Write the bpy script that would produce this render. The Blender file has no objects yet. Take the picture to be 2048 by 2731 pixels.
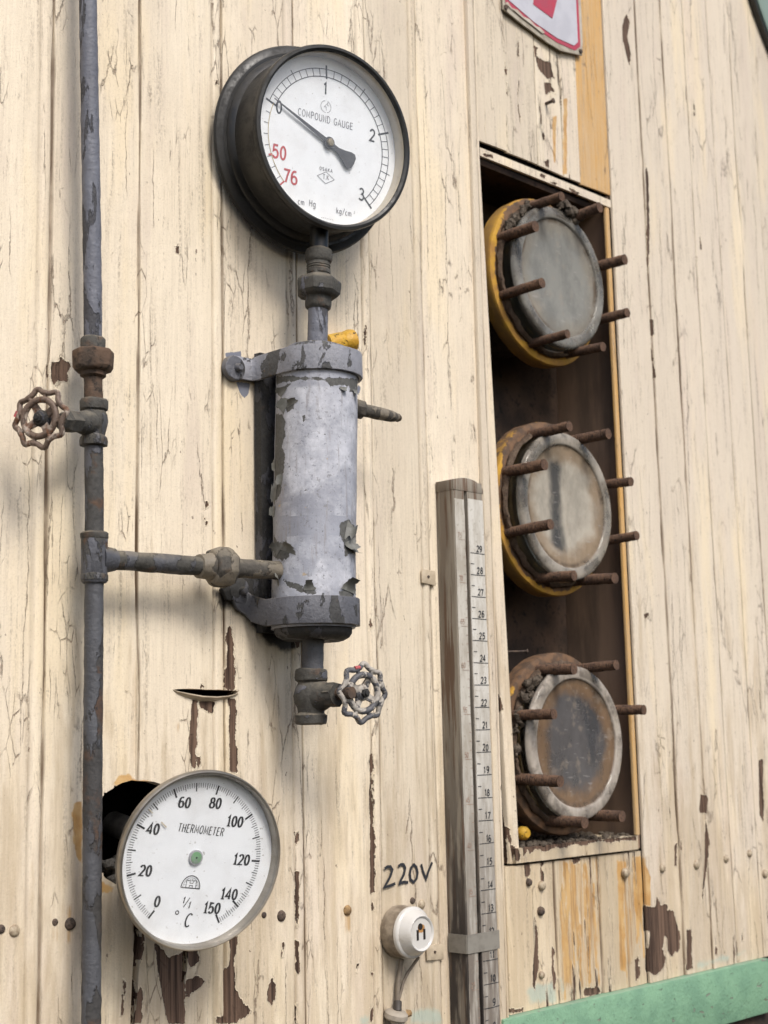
import bpy, bmesh, math, random
import numpy as np
from math import sin, cos, pi, radians, hypot, atan2, sqrt
from mathutils import Vector, Matrix, noise as mn
random.seed(7)
rng = np.random.default_rng(7)
sc = bpy.context.scene
COL = sc.collection

# ------------------------------------------------------------------ camera, sky, sun, exposure
FPX, CX, CY, DIST = 3841.0, 1024.0, 1365.5, 1.10          # photograph is 2048 x 2731
_r = np.array([3879, 530, 3841.]); _r /= np.linalg.norm(_r)
_u = np.array([-528, -23965, 3841.]); _u /= np.linalg.norm(_u)
_u -= _r * (_u @ _r); _u /= np.linalg.norm(_u)
RC = np.stack([_r, np.cross(_u, _r), _u], 1)               # world -> camera (x right, y down, z forward)
CAM = np.array([0, -DIST, 0.])
cd = bpy.data.cameras.new('camera'); cam = bpy.data.objects.new('camera', cd); COL.objects.link(cam)
mw = Matrix.Identity(4)
for i in range(3):
    mw[i][0] = RC[0, i]; mw[i][1] = -RC[1, i]; mw[i][2] = -RC[2, i]; mw[i][3] = CAM[i]
cam.matrix_world = mw
cd.sensor_fit = 'HORIZONTAL'; cd.sensor_width = 36.0; cd.lens = 36.0 * FPX / 2048
cd.clip_start = 0.02; cd.clip_end = 100
cd.dof.use_dof = True; cd.dof.focus_distance = 1.38; cd.dof.aperture_fstop = 13
sc.camera = cam

SUN_EL = 46.0
_sd = Vector((-0.22, -1.0, 0)).normalized() * cos(radians(SUN_EL)); _sd.z = sin(radians(SUN_EL))
w = bpy.data.worlds.new('World'); sc.world = w; w.use_nodes = True
wn = w.node_tree; sky = wn.nodes.new('ShaderNodeTexSky'); sky.sky_type = 'NISHITA'
sky.sun_disc = False; sky.sun_elevation = radians(SUN_EL)
sky.sun_rotation = atan2(_sd.x, _sd.y)
sky.air_density = 1.0; sky.dust_density = 3.0; sky.ozone_density = 1.0
wn.links.new(sky.outputs[0], wn.nodes['Background'].inputs[0])
wn.nodes['Background'].inputs[1].default_value = 0.105
sl = bpy.data.lights.new('sun', 'SUN'); sl.energy = 1.5; sl.angle = radians(19); sl.color = (1.0, 0.965, 0.91)
so = bpy.data.objects.new('sun', sl); COL.objects.link(so)
so.rotation_euler = _sd.to_track_quat('Z', 'Y').to_euler(); so.location = _sd * 5
sc.view_settings.view_transform = 'Standard'; sc.view_settings.look = 'None'
sc.view_settings.gamma = 1.0; sc.view_settings.use_curve_mapping = False
sc.view_settings.exposure = 0.79
sc.cycles.max_bounces = 8; sc.cycles.transparent_max_bounces = 8

# ------------------------------------------------------------------ measuring helpers
def un(px, py, y=0.0):
    d = RC.T @ np.array([(px - CX) / FPX, (py - CY) / FPX, 1.0])
    return CAM + d * ((y + DIST) / d[1])
def pr(P):
    c = (np.asarray(P) - CAM) @ RC.T
    return CX + FPX * c[..., 0] / c[..., 2], CY + FPX * c[..., 1] / c[..., 2]
KD = 2048 / 1659
def ud(px, py, h=0.0): return un(px * KD, py * KD, -h)
def reg(x0, y0, s): return lambda x, y: (x0 + s * x, y0 + s * y)
rT = reg(1248, 0, .4823); rM = reg(1080, 1200, .2712); rN = reg(1080, 1700, .2712); rR = reg(1300, 2150, .4509)
rB = reg(950, 2200, .3315); rC = reg(550, 800, .3617); rL = reg(0, 850, .3858); rA = reg(150, 1950, .3918)
rV = reg(450, 1600, .4219); rS = reg(0, 2200, .2411); rD = reg(0, 0, KD)
def XZ(rg, pts):
    out = []
    for p in pts:
        q = un(*rg(*p)); out.append((q[0], q[2]))
    return np.array(out)

# ------------------------------------------------------------------ mesh helpers
WALLROT = Matrix(((1, 0, 0), (0, 0, -1), (0, 1, 0)))       # local x right, y up, z out of the wall
def frame_rot(az, el):
    a, e = radians(az), radians(el)
    n = Vector((sin(a) * cos(e), -cos(a) * cos(e), sin(e)))
    ex = Vector((0, 0, 1)).cross(n).normalized(); ey = n.cross(ex)
    return Matrix((ex, ey, n)).transposed()
def thing(name, label, cat, loc=(0, 0, 0), rot=None, group=None):
    o = bpy.data.objects.new(name, None); COL.objects.link(o)
    o.empty_display_size = 0.02
    o.matrix_world = Matrix.Translation(Vector(loc)) @ (rot or Matrix.Identity(3)).to_4x4()
    o['label'] = label; o['category'] = cat
    if group: o['group'] = group
    return o
class MB:
    def __init__(s): s.v = []; s.f = []
    def add(s, v, f):
        b = len(s.v); s.v += [tuple(p) for p in v]; s.f += [tuple(i + b for i in q) for q in f]; return s
    def lathe(s, prof, seg=48, M=None, a0=0.0, caps=True):
        M = M or Matrix.Identity(4); v = []; f = []; n = len(prof)
        for k in range(seg):
            a = a0 + 2 * pi * k / seg
            for r, z in prof: v.append(M @ Vector((r * cos(a), r * sin(a), z)))
        for k in range(seg):
            k2 = (k + 1) % seg
            for i in range(n - 1):
                f.append((k * n + i, k2 * n + i, k2 * n + i + 1, k * n + i + 1))
        if caps and prof[0][0] > 1e-6: f.append(tuple(k * n for k in reversed(range(seg))))
        if caps and prof[-1][0] > 1e-6: f.append(tuple(k * n + n - 1 for k in range(seg)))
        return s.add(v, f)
    def tube(s, pts, r, seg=20, step=None, cap=True):
        P = [Vector(p) for p in pts]; R = list(r) if hasattr(r, '__len__') else [r] * len(P)
        if step:
            Q = [P[0]]; RR = [R[0]]
            for a, b, ra, rb in zip(P, P[1:], R, R[1:]):
                n = max(1, int((b - a).length / step))
                for i in range(1, n + 1): Q.append(a.lerp(b, i / n)); RR.append(ra + (rb - ra) * i / n)
            P, R = Q, RR
        t0 = (P[1] - P[0]).normalized()
        nrm = t0.orthogonal().normalized(); v = []; f = []
        for i, p in enumerate(P):
            t = ((P[min(i + 1, len(P) - 1)] - P[max(i - 1, 0)])).normalized()
            nrm = (nrm - t * nrm.dot(t)).normalized(); b = t.cross(nrm)
            for k in range(seg):
                a = 2 * pi * k / seg; v.append(p + (nrm * cos(a) + b * sin(a)) * R[i])
        for i in range(len(P) - 1):
            for k in range(seg):
                k2 = (k + 1) % seg
                f.append((i * seg + k, i * seg + k2, (i + 1) * seg + k2, (i + 1) * seg + k))
        if cap:
            f.append(tuple(reversed(range(seg)))); f.append(tuple((len(P) - 1) * seg + k for k in range(seg)))
        return s.add(v, f)
    def box(s, x0, x1, y0, y1, z0, z1, M=None):
        v = [(x, y, z) for x in (x0, x1) for y in (y0, y1) for z in (z0, z1)]
        if M: v = [M @ Vector(p) for p in v]
        return s.add(v, [(0, 1, 3, 2), (4, 6, 7, 5), (0, 4, 5, 1), (2, 3, 7, 6), (0, 2, 6, 4), (1, 5, 7, 3)])
    def prism(s, poly, z0, z1, M=None):
        n = len(poly); v = [Vector((x, y, z0)) for x, y in poly] + [Vector((x, y, z1)) for x, y in poly]
        if M: v = [M @ p for p in v]
        f = [tuple(reversed(range(n))), tuple(range(n, 2 * n))] + [(i, (i + 1) % n, n + (i + 1) % n, n + i) for i in range(n)]
        return s.add(v, f)
    def ball(s, c, r, seg=16, rings=10, M=None):
        prof = [(max(1e-7, sin(pi * i / rings)), -cos(pi * i / rings)) for i in range(rings + 1)]
        r = r if hasattr(r, '__len__') else (r, r, r)
        T = Matrix.Translation(Vector(c)) @ (M or Matrix.Identity(4)) @ Matrix.Diagonal((*r, 1))
        return s.lathe(prof, seg, T)
    def build(s, name, m, parent=None, smooth=38, jitter=0, jscale=60, bevel=0):
        me = bpy.data.meshes.new(name); me.from_pydata(s.v, [], s.f)
        bm = bmesh.new(); bm.from_mesh(me)
        bmesh.ops.remove_doubles(bm, verts=bm.verts, dist=1e-6)
        bmesh.ops.recalc_face_normals(bm, faces=bm.faces)
        if bevel:
            ed = [e for e in bm.edges if len(e.link_faces) == 2 and e.calc_face_angle(0) > radians(35)]
            bmesh.ops.bevel(bm, geom=ed, offset=bevel, segments=2, affect='EDGES', profile=.5)
        if jitter:
            for q in bm.verts: q.co += mn.noise_vector(q.co * jscale) * jitter + mn.noise_vector(q.co * jscale * 3.1) * jitter * .4
        bm.to_mesh(me); bm.free()
        for p in me.polygons: p.use_smooth = True
        me.set_sharp_from_angle(angle=radians(smooth)); me.materials.append(m)
        o = bpy.data.objects.new(name, me); COL.objects.link(o)
        if parent: o.parent = parent
        return o
def TR(loc, z=None):
    """matrix placing local z along a direction"""
    q = Vector(z).to_track_quat('Z', 'Y').to_matrix().to_4x4() if z is not None else Matrix.Identity(4)
    return Matrix.Translation(Vector(loc)) @ q

# ------------------------------------------------------------------ node helpers
class NT:
    def __init__(s, name):
        s.m = bpy.data.materials.new(name); s.m.use_nodes = True; s.t = s.m.node_tree
        s.b = s.t.nodes['Principled BSDF']; s.out = s.t.nodes['Material Output']
        s._tc = None
    def n(s, typ, **kw):
        nd = s.t.nodes.new('ShaderNode' + typ)
        for k, v in kw.items(): setattr(nd, k, v)
        return nd
    def link(s, a, b): s.t.links.new(a, b)
    def put(s, sock, v):
        if isinstance(v, bpy.types.NodeSocket): s.link(v, sock)
        elif isinstance(v, (tuple, list)) and len(v) == 3 and sock.type == 'RGBA': sock.default_value = (*v, 1)
        else: sock.default_value = v
    def obj(s):
        if not s._tc: s._tc = s.n('TexCoord')
        return s._tc.outputs['Object']
    def map(s, scale, loc=(0, 0, 0), vec=None):
        m = s.n('Mapping'); s.link(vec or s.obj(), m.inputs[0]); m.inputs['Scale'].default_value = scale; m.inputs['Location'].default_value = loc
        return m.outputs[0]
    def noise(s, scale, vec=None, detail=5, rough=.55, dist=0):
        d = s.n('TexNoise'); s.link(vec or s.obj(), d.inputs['Vector'])
        d.inputs['Scale'].default_value = scale; d.inputs['Detail'].default_value = detail; d.inputs['Roughness'].default_value = rough; d.inputs['Distortion'].default_value = dist
        return d.outputs[0]
    def math(s, op, a, b=0.0, clamp=False):
        m = s.n('Math', operation=op, use_clamp=clamp); s.put(m.inputs[0], a); s.put(m.inputs[1], b); return m.outputs[0]
    def ss(s, x, a, b, lo=0.0, hi=1.0):
        m = s.n('MapRange', interpolation_type='SMOOTHSTEP'); s.put(m.inputs[0], x)
        m.inputs[1].default_value = a; m.inputs[2].default_value = b; m.inputs[3].default_value = lo; m.inputs[4].default_value = hi; return m.outputs[0]
    def mix(s, f, a, b, mode='MIX'):
        m = s.n('Mix', data_type='RGBA', blend_type=mode); s.put(m.inputs[0], f); s.put(m.inputs[6], a); s.put(m.inputs[7], b); return m.outputs[2]
    def attr(s, name):
        a = s.n('Attribute'); a.attribute_name = name; return a.outputs['Fac']
    def bump(s, h, strength=.5, dist=.001, nrm=None):
        b = s.n('Bump'); s.put(b.inputs['Height'], h); b.inputs['Strength'].default_value = strength; b.inputs['Distance'].default_value = dist
        if nrm: s.link(nrm, b.inputs['Normal'])
        return b.outputs[0]
    def fin(s, col, rough=.6, nrm=None, metal=0.0, spec=.5):
        s.put(s.b.inputs['Base Color'], col); s.put(s.b.inputs['Roughness'], rough); s.put(s.b.inputs['Metallic'], metal)
        s.put(s.b.inputs['Specular IOR Level'], spec)
        if nrm: s.link(nrm, s.b.inputs['Normal'])
        return s.m

def mat_wall(name, ca, cb, wearmul=1.0, crackmul=1.0, wash=1.0):
    s = NT(name)
    P = s.obj()
    v1 = s.map((9, 9, 1.6)); big = s.noise(1.0, v1, 4, .6)
    v2 = s.map((230, 230, 9)); streak = s.noise(1.0, v2, 5, .65)
    v3 = s.map((60, 60, 5)); streak2 = s.noise(1.0, v3, 4, .6)
    fine = s.noise(700, P, 3, .6)
    mid = s.noise(28, P, 5, .6)
    tone = s.attr('tone')
    col = s.mix(s.ss(big, .36, .64), ca, cb)
    col = s.mix(s.ss(s.noise(1.0, s.map((330, 330, 14), (8, 1, 1)), 5, .7), .35, .65, 0, .35), col, (0.58, 0.50, 0.385))
    col = s.mix(s.ss(s.noise(1.0, s.map((14, 14, 2.6), (3, 1, 7)), 3), .52, .66, 0, .6 * wash), col, (0.77, 0.645, 0.44))
    col = s.mix(s.ss(s.noise(1.0, s.map((22, 22, 3.2), (9, 2, 1)), 4), .52, .68, 0, .6 * wash), col, (0.62, 0.525, 0.43))
    low_shade = s.math('MULTIPLY', s.ss(s.math('ADD', s.noise(1.0, s.map((26, 26, 3.4), (4, 8, 3)), 6, .68), s.math('MULTIPLY', s.attr('low_shade'), .27)), .55, .70), s.ss(s.noise(1.0, s.map((120, 120, 9), (1, 8, 3)), 4, .6), .3, .62, .45, 1))
    col = s.mix(s.math('MULTIPLY', low_shade, .6), col, (0.43, 0.335, 0.215))  # tan patches paint the weaker light low on the wall into its colour
    tm = s.n('HueSaturation'); s.link(col, tm.inputs['Color']); s.link(tone, tm.inputs['Value']); col = tm.outputs[0]
    # grime caught in the grain of the paint
    brk = s.ss(s.noise(430, s.map((1, 1, .7), (3, 3, 3)), 4, .65), .40, .60, .12, 1)
    g = s.math('MULTIPLY', s.ss(streak, .47, .66), s.ss(streak2, .40, .64))
    col = s.mix(s.math('MULTIPLY', s.math('MULTIPLY', g, brk), .70), col, (0.30, 0.245, 0.185))
    g3 = s.math('MULTIPLY', s.ss(s.noise(1.0, s.map((170, 170, 26), (5, 5, 1)), 6, .72), .55, .65), s.ss(s.noise(1.0, s.map((24, 24, 7), (2, 5, 1)), 4, .6), .46, .62))
    col = s.mix(s.math('MULTIPLY', s.math('MULTIPLY', g3, brk), .78), col, (0.27, 0.22, 0.165))
    col = s.mix(s.math('MULTIPLY', s.ss(s.noise(520, P, 3, .6), .52, .70), .22), col, (0.36, 0.29, 0.21))
    g2 = s.math('MULTIPLY', s.ss(s.noise(1.0, s.map((420, 420, 40)), 4, .6), .60, .74), s.ss(mid, .48, .62))
    col = s.mix(s.math('MULTIPLY', g2, .6), col, (0.23, 0.175, 0.12))
    # dark specks and dents
    sp = s.noise(210, s.map((1, 1, .6)), 2, .5); sp = s.math('MULTIPLY', s.ss(sp, .705, .74), s.ss(s.noise(17, P, 2), .5, .62))
    col = s.mix(s.math('MULTIPLY', sp, .85), col, (0.16, 0.11, 0.08))
    # crackle: elongated cells, broken up
    wv = s.n('TexNoise'); s.link(s.map((40, 40, 14)), wv.inputs['Vector']); wv.inputs['Scale'].default_value = 1.0; wv.inputs['Detail'].default_value = 8; wv.inputs['Roughness'].default_value = .72
    wa = s.n('VectorMath', operation='SCALE'); s.link(wv.outputs['Color'], wa.inputs[0]); wa.inputs['Scale'].default_value = .46
    def crack(scl, wdt, off, lo, hi, nsc):
        ad = s.n('VectorMath', operation='ADD'); s.link(s.map(scl, off), ad.inputs[0]); s.link(wa.outputs[0], ad.inputs[1])
        vo = s.n('TexVoronoi', feature='DISTANCE_TO_EDGE'); s.link(ad.outputs[0], vo.inputs['Vector']); vo.inputs['Scale'].default_value = 1.0
        line = s.ss(vo.outputs['Distance'], wdt * .35, wdt, 1, 0)
        return s.math('MULTIPLY', line, s.ss(s.noise(1.0, s.map(nsc, off), 4, .6), lo, hi))
    cr = s.math('MAXIMUM', crack((48, 48, 7.5), .018, (0, 3, 1), .55, .62, (15, 15, 5)), crack((105, 105, 26), .034, (5, 0, 2), .565, .64, (22, 22, 8)))
    cr = s.math('MAXIMUM', cr, crack((34, 34, 2.0), .014, (2, 7, 4), .52, .58, (30, 30, 4)))
    cr = s.math('MULTIPLY', cr, crackmul)
    col = s.mix(s.math('MULTIPLY', s.math('MULTIPLY', cr, s.ss(s.noise(300, s.map((1, 1, .5), (9, 3, 3)), 4, .6), .38, .56, .35, 1)), .74), col, (0.19, 0.13, 0.088))
    # grime in the grooves
    gr = s.attr('groove')
    col = s.mix(s.math('MULTIPLY', gr, s.ss(s.noise(1.0, s.map((30, 30, 11)), 4), .3, .62, .45, 1)), col, (0.125, 0.083, 0.05))
    # other paints, dirt and painted shade
    nz = s.math('SUBTRACT', s.noise(120, s.map((1, 1, .45)), 6, .65), .5)
    nzs = s.math('SUBTRACT', s.noise(40, P, 6, .65), .5)
    def mask(attr, amp, soft, n_):
        return s.ss(s.math('ADD', s.attr(attr), s.math('MULTIPLY', n_, amp)), -soft, soft)
    col = s.mix(s.math('MULTIPLY', mask('green', 26, 4, nzs), .6), col, (0.36, 0.47, 0.42))
    ocol = s.mix(s.ss(mid, .38, .6), (0.46, 0.24, 0.06), (0.58, 0.37, 0.15))
    col = s.mix(s.math('MULTIPLY', mask('ochre', 8, 1.0, nz), .9), col, ocol)
    rst_shade = s.math('MULTIPLY', s.ss(s.math('ADD', s.attr('rust'), s.math('MULTIPLY', nzs, 14)), -3, 4), s.ss(s.noise(1.0, s.map((210, 210, 8), (4, 4, 9)), 6, .7), .44, .62))  # rust attribute holds rust and the drum's painted shadow
    col = s.mix(s.math('MULTIPLY', rst_shade, .8), col, s.mix(s.ss(s.noise(1.0, s.map((130, 130, 9), (1, 4, 9)), 4, .6), .42, .6), (0.50, 0.31, 0.13), (0.30, 0.17, 0.075)))  # also carries the painted brown shadow beside the drum
    col = s.mix(mask('spill', 5, .5, nz), col, (0.17, 0.18, 0.22))
    col = s.mix(s.math('MULTIPLY', mask('soot_shade', 22, 4, nzs), .95), col, (0.025, 0.022, 0.02))  # soot together with painted shadow
    # bare wood where the paint has flaked off
    wear = s.attr('wear')
    pn = s.noise(1.0, s.map((150, 150, 10), (1, 2, 3)), 5, .62)
    pn2 = s.noise(1.0, s.map((34, 34, 5), (6, 2, 3)), 3, .5)
    proc = s.math('MULTIPLY', s.math('ADD', s.math('SUBTRACT', s.math('ADD', s.math('MULTIPLY', pn, .72), s.math('MULTIPLY', pn2, .42)), .78), s.math('MULTIPLY', wear, .2 * wearmul)), 30)
    bare = s.math('MAXIMUM', s.math('ADD', s.attr('bare'), s.math('ADD', s.math('SUBTRACT', s.math('MULTIPLY', nz, 7.5), .35), s.math('MULTIPLY', s.math('SUBTRACT', s.noise(300, s.map((1, 1, .6)), 4, .65), .5), 5.0))), proc)
    bm_ = s.ss(bare, -.25, .25)
    wood = s.mix(s.ss(s.noise(1.0, s.map((260, 260, 6)), 5, .7), .36, .62), (0.036, 0.020, 0.013), (0.150, 0.094, 0.064))
    edge = s.math('MULTIPLY', s.ss(bare, -1.5, -.2), s.math('SUBTRACT', 1.0, bm_))
    col = s.mix(s.math('MULTIPLY', edge, .6), col, (0.86, 0.74, 0.55))
    col = s.mix(bm_, col, wood)
    h = s.math('SUBTRACT', s.math('MULTIPLY', streak, .35), s.math('MULTIPLY', cr, .8))
    h = s.math('SUBTRACT', h, s.math('MULTIPLY', bm_, 2.4)); h = s.math('ADD', h, s.math('MULTIPLY', edge, .5))
    h = s.math('ADD', h, s.math('MULTIPLY', mid, .9)); h = s.math('ADD', h, s.math('MULTIPLY', fine, .3))
    return s.fin(col, s.ss(bm_, 0, 1, .55, .85), s.bump(h, .8, .0015), spec=.35)

def mat_flaky(name, paint, paint2, under, rust, cover=.5, scale=30, rustamt=.5, dust=.4, attr=False, rough=.55, dustcol=(0.23, 0.20, 0.15), stretch=.5):
    s = NT(name); P = s.obj()
    n1 = s.noise(scale, s.map((1, 1, stretch)), 8, .62, .4)
    if attr:
        n = s.math('MULTIPLY', s.math('SUBTRACT', s.noise(150, P, 6, .65), .5), 6)
        f = s.ss(s.math('ADD', s.attr('bare'), n), -.3, .3)
        pm = s.math('MULTIPLY', s.math('SUBTRACT', 1.0, f), s.ss(n1, cover - .02, cover + .0))
    else:
        pm = s.ss(n1, cover - .012, cover + .012)
    n2 = s.noise(scale * 1.7, s.map((1, 1, 1), (4, 5, 6)), 6, .6)
    und = s.mix(s.ss(n2, .62 - rustamt * .3, .76 - rustamt * .3), under, rust)
    und = s.mix(s.ss(s.noise(300, P, 4), .4, .7, 0, .5), und, tuple(c * .45 for c in under))
    pc = s.mix(s.ss(s.noise(18, P, 5, .6), .38, .62), paint, paint2)
    if attr:
        pc = s.mix(s.ss(s.math('ADD', s.attr('chalk'), s.math('MULTIPLY', s.math('SUBTRACT', s.noise(45, P, 7, .7), .5), 16)), -3, 4, 0, .9), pc, s.mix(s.ss(s.noise(60, P, 6, .65), .4, .62), (0.45, 0.46, 0.505), (0.57, 0.58, 0.625)))
        st = s.math('MULTIPLY', s.ss(s.noise(1.0, s.map((190, 190, 20)), 5, .6), .54, .68), .6); pc = s.mix(st, pc, (0.24, 0.225, 0.225))
        pc = s.mix(s.math('MULTIPLY', s.ss(s.noise(170, P, 5, .65), .58, .66), .55), pc, (0.17, 0.165, 0.165))
        pc = s.mix(s.math('MULTIPLY', s.ss(s.noise(75, s.map((1, 1, 1), (7, 7, 7)), 3, .5), .70, .74), .6), pc, (0.42, 0.29, 0.12))
    pc = s.mix(s.ss(s.noise(330, P, 3), .62, .7, 0, .6), pc, tuple(c * .45 for c in paint))
    col = s.mix(pm, und, pc)
    ge = s.n('NewGeometry'); sx = s.n('SeparateXYZ'); s.link(ge.outputs['Normal'], sx.inputs[0])
    dm = s.math('MULTIPLY', s.ss(sx.outputs[2], .15, .8), s.ss(s.noise(60, P, 5), .35, .6, .2, 1))
    col = s.mix(s.math('MULTIPLY', dm, dust), col, dustcol)
    h = s.math('ADD', s.math('MULTIPLY', pm, 1.0), s.math('MULTIPLY', s.noise(240, P, 5, .6), .9)); h = s.math('ADD', h, s.math('MULTIPLY', n2, .15 if attr else .8))
    return s.fin(col, s.ss(pm, 0, 1, .8, rough), s.bump(h, .5 if attr else .9, .0009 if attr else .0013), spec=.4)

def mat_rust(name, a, b, c=(0.03, 0.022, 0.018), scale=60, rough=.85):
    s = NT(name); P = s.obj()
    col = s.mix(s.ss(s.noise(scale, P, 6, .65), .36, .64), a, b)
    col = s.mix(s.ss(s.noise(scale * 4, P, 5, .6), .5, .7), col, c)
    h = s.math('ADD', s.noise(scale * 5, P, 5, .65), s.noise(scale * 1.5, P, 4))
    return s.fin(col, rough, s.bump(h, .8, .0012), spec=.25)

def mat_simple(name, c, c2=None, scale=80, rough=.5, metal=0.0, bump=.15, lo=.4, hi=.65, spec=.5, stretch=(1, 1, 1)):
    s = NT(name); v = s.map(stretch)
    col = s.mix(s.ss(s.noise(scale, v, 6, .62), lo, hi), c, c2 or c)
    return s.fin(col, s.ss(s.noise(scale * .7, v, 4), .3, .7, rough * .85, min(1, rough * 1.15)), s.bump(s.noise(scale * 4, v, 4), bump, .0006), metal, spec)

M = {}
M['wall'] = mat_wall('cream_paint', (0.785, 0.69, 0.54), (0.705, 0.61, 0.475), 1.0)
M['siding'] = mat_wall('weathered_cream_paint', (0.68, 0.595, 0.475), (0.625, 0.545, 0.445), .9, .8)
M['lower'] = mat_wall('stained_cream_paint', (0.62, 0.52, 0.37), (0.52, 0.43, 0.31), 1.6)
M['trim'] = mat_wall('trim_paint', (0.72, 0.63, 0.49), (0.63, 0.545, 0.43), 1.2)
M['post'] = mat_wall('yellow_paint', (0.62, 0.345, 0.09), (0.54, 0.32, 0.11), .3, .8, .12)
M['green'] = mat_flaky('green_paint', (0.20, 0.36, 0.23), (0.155, 0.29, 0.19), (0.25, 0.27, 0.22), (0.20, 0.15, 0.10), .345, 60, .3, .35, dustcol=(0.30, 0.33, 0.27), stretch=2.0)
M['teal'] = mat_simple('teal_paint', (0.22, 0.30, 0.265), (0.17, 0.24, 0.215), 14, .6)
M['light_block'] = mat_simple('light_block_black', (0.012, 0.010, 0.009), (0.03, 0.022, 0.018), 20, .9)
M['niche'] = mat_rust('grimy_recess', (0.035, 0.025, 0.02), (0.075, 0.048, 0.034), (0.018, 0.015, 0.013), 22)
M['nicheside'] = mat_simple('brown_recess_board', (0.22, 0.148, 0.104), (0.12, 0.084, 0.062), 30, .6, 0, .4, stretch=(1, 1, .15))
M['pipe_up'] = mat_flaky('grey_blue_pipe_paint', (0.145, 0.153, 0.182), (0.115, 0.12, 0.145), (0.065, 0.065, 0.072), (0.085, 0.062, 0.05), .47, 46, .1, .1, stretch=.28)
M['pipe'] = mat_flaky('worn_pipe_paint', (0.10, 0.104, 0.122), (0.07, 0.072, 0.082), (0.065, 0.063, 0.060), (0.095, 0.058, 0.038), .50, 36, .35, .35)
M['pipe_low'] = mat_flaky('dull_pipe_paint', (0.080, 0.083, 0.093), (0.060, 0.061, 0.067), (0.052, 0.050, 0.049), (0.085, 0.052, 0.036), .46, 26, .45, .2)
M['fit'] = mat_flaky('grimy_fitting_paint', (0.105, 0.11, 0.135), (0.068, 0.068, 0.072), (0.064, 0.061, 0.054), (0.09, 0.062, 0.045), .56, 42, .25, .55)
M['union'] = mat_rust('rusty_iron', (0.115, 0.075, 0.052), (0.065, 0.05, 0.04), (0.03, 0.024, 0.02), 45)
M['hunion'] = mat_flaky('caked_fitting', (0.20, 0.17, 0.13), (0.15, 0.13, 0.10), (0.075, 0.068, 0.058), (0.10, 0.07, 0.045), .5, 30, .3, .5)
M['drum'] = mat_flaky('lavender_grey_paint', (0.305, 0.318, 0.365), (0.235, 0.243, 0.28), (0.10, 0.10, 0.095), (0.11, 0.10, 0.085), .30, 45, .05, .15, True, .5)
M['strap'] = mat_flaky('grey_strap_paint', (0.285, 0.29, 0.325), (0.21, 0.215, 0.24), (0.085, 0.085, 0.085), (0.12, 0.09, 0.06), .435, 40, .1, .55, dustcol=(0.33, 0.30, 0.25))
M['strapdark'] = mat_flaky('dark_strap_paint', (0.115, 0.118, 0.135), (0.085, 0.087, 0.10), (0.045, 0.045, 0.045), (0.07, 0.05, 0.04), .5, 30, .15, .4)
M['capiron'] = mat_flaky('sooty_iron', (0.06, 0.06, 0.068), (0.045, 0.045, 0.05), (0.03, 0.029, 0.028), (0.05, 0.038, 0.03), .55, 30, .2, .2)
M['captop'] = mat_flaky('cap_paint', (0.24, 0.25, 0.29), (0.18, 0.185, 0.21), (0.10, 0.10, 0.095), (0.12, 0.10, 0.08), .5, 32, .1, .3)
M['flake'] = mat_simple('peeled_paint_back', (0.13, 0.13, 0.115), (0.20, 0.20, 0.19), 90, .8)
M['wheel'] = mat_flaky('chipped_wheel_paint', (0.105, 0.107, 0.12), (0.085, 0.085, 0.092), (0.40, 0.37, 0.33), (0.10, 0.06, 0.04), .475, 60, .2, .2)
M['wheelold'] = mat_flaky('bare_wheel_metal', (0.15, 0.105, 0.08), (0.10, 0.07, 0.052), (0.36, 0.30, 0.25), (0.16, 0.075, 0.04), .50, 60, .6, .15)
M['redpaint'] = mat_simple('red_paint_remnant', (0.45, 0.06, 0.07), (0.35, 0.10, 0.10), 200, .5)
M['black'] = mat_simple('black_enamel', (0.012, 0.012, 0.011), (0.026, 0.025, 0.022), 34, .42, 0, .25, .35, .6)
_s = NT('dusty_black_enamel')
_d = _s.math('MULTIPLY', _s.ss(_s.noise(34, _s.obj(), 6, .62), .36, .62), _s.ss(_s.noise(300, _s.obj(), 3), .3, .7, .5, 1))
_g = _s.n('NewGeometry'); _x = _s.n('SeparateXYZ'); _s.link(_g.outputs['Normal'], _x.inputs[0])
_d2 = _s.math('MULTIPLY', _d, _s.ss(_x.outputs[2], -.1, .8, .03, .28))
M['gauge'] = _s.fin(_s.mix(_d2, (0.009, 0.009, 0.009), (0.17, 0.155, 0.13)), _s.ss(_d, 0, 1, .38, .75), _s.bump(_s.noise(260, _s.obj(), 4), .25, .0005))
_s = NT('white_dial_enamel')
_c = _s.mix(_s.ss(_s.noise(28, _s.obj(), 6, .62), .45, .75), (0.80, 0.825, 0.85), (0.72, 0.735, 0.75))
_c = _s.mix(_s.ss(_s.noise(14, _s.map((1, 1, 1), (3, 3, 3)), 5, .6), .57, .75, 0, .35), _c, (0.64, 0.61, 0.55))
_c = _s.mix(_s.ss(_s.noise(300, _s.obj(), 2, .5), .70, .74, 0, .7), _c, (0.30, 0.28, 0.25))
M['dial'] = _s.fin(_c, .45)
M['innerring'] = mat_simple('aged_inner_ring', (0.52, 0.45, 0.34), (0.38, 0.32, 0.24), 30, .4)
M['ink'] = mat_simple('black_ink', (0.020, 0.021, 0.026), None, 50, .6)
M['greyink'] = mat_simple('faded_ink', (0.13, 0.13, 0.15), (0.22, 0.22, 0.23), 120, .6)
M['redink'] = mat_simple('red_ink', (0.46, 0.05, 0.055), (0.40, 0.07, 0.07), 150, .6)
M['ochreink'] = mat_simple('tan_ink', (0.40, 0.32, 0.16), None, 50, .6)
M['pointer'] = mat_simple('pointer_black', (0.035, 0.035, 0.042), (0.05, 0.05, 0.056), 150, .6)
M['brass'] = mat_simple('tarnished_brass', (0.32, 0.26, 0.17), (0.24, 0.19, 0.12), 300, .35, .9)
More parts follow.
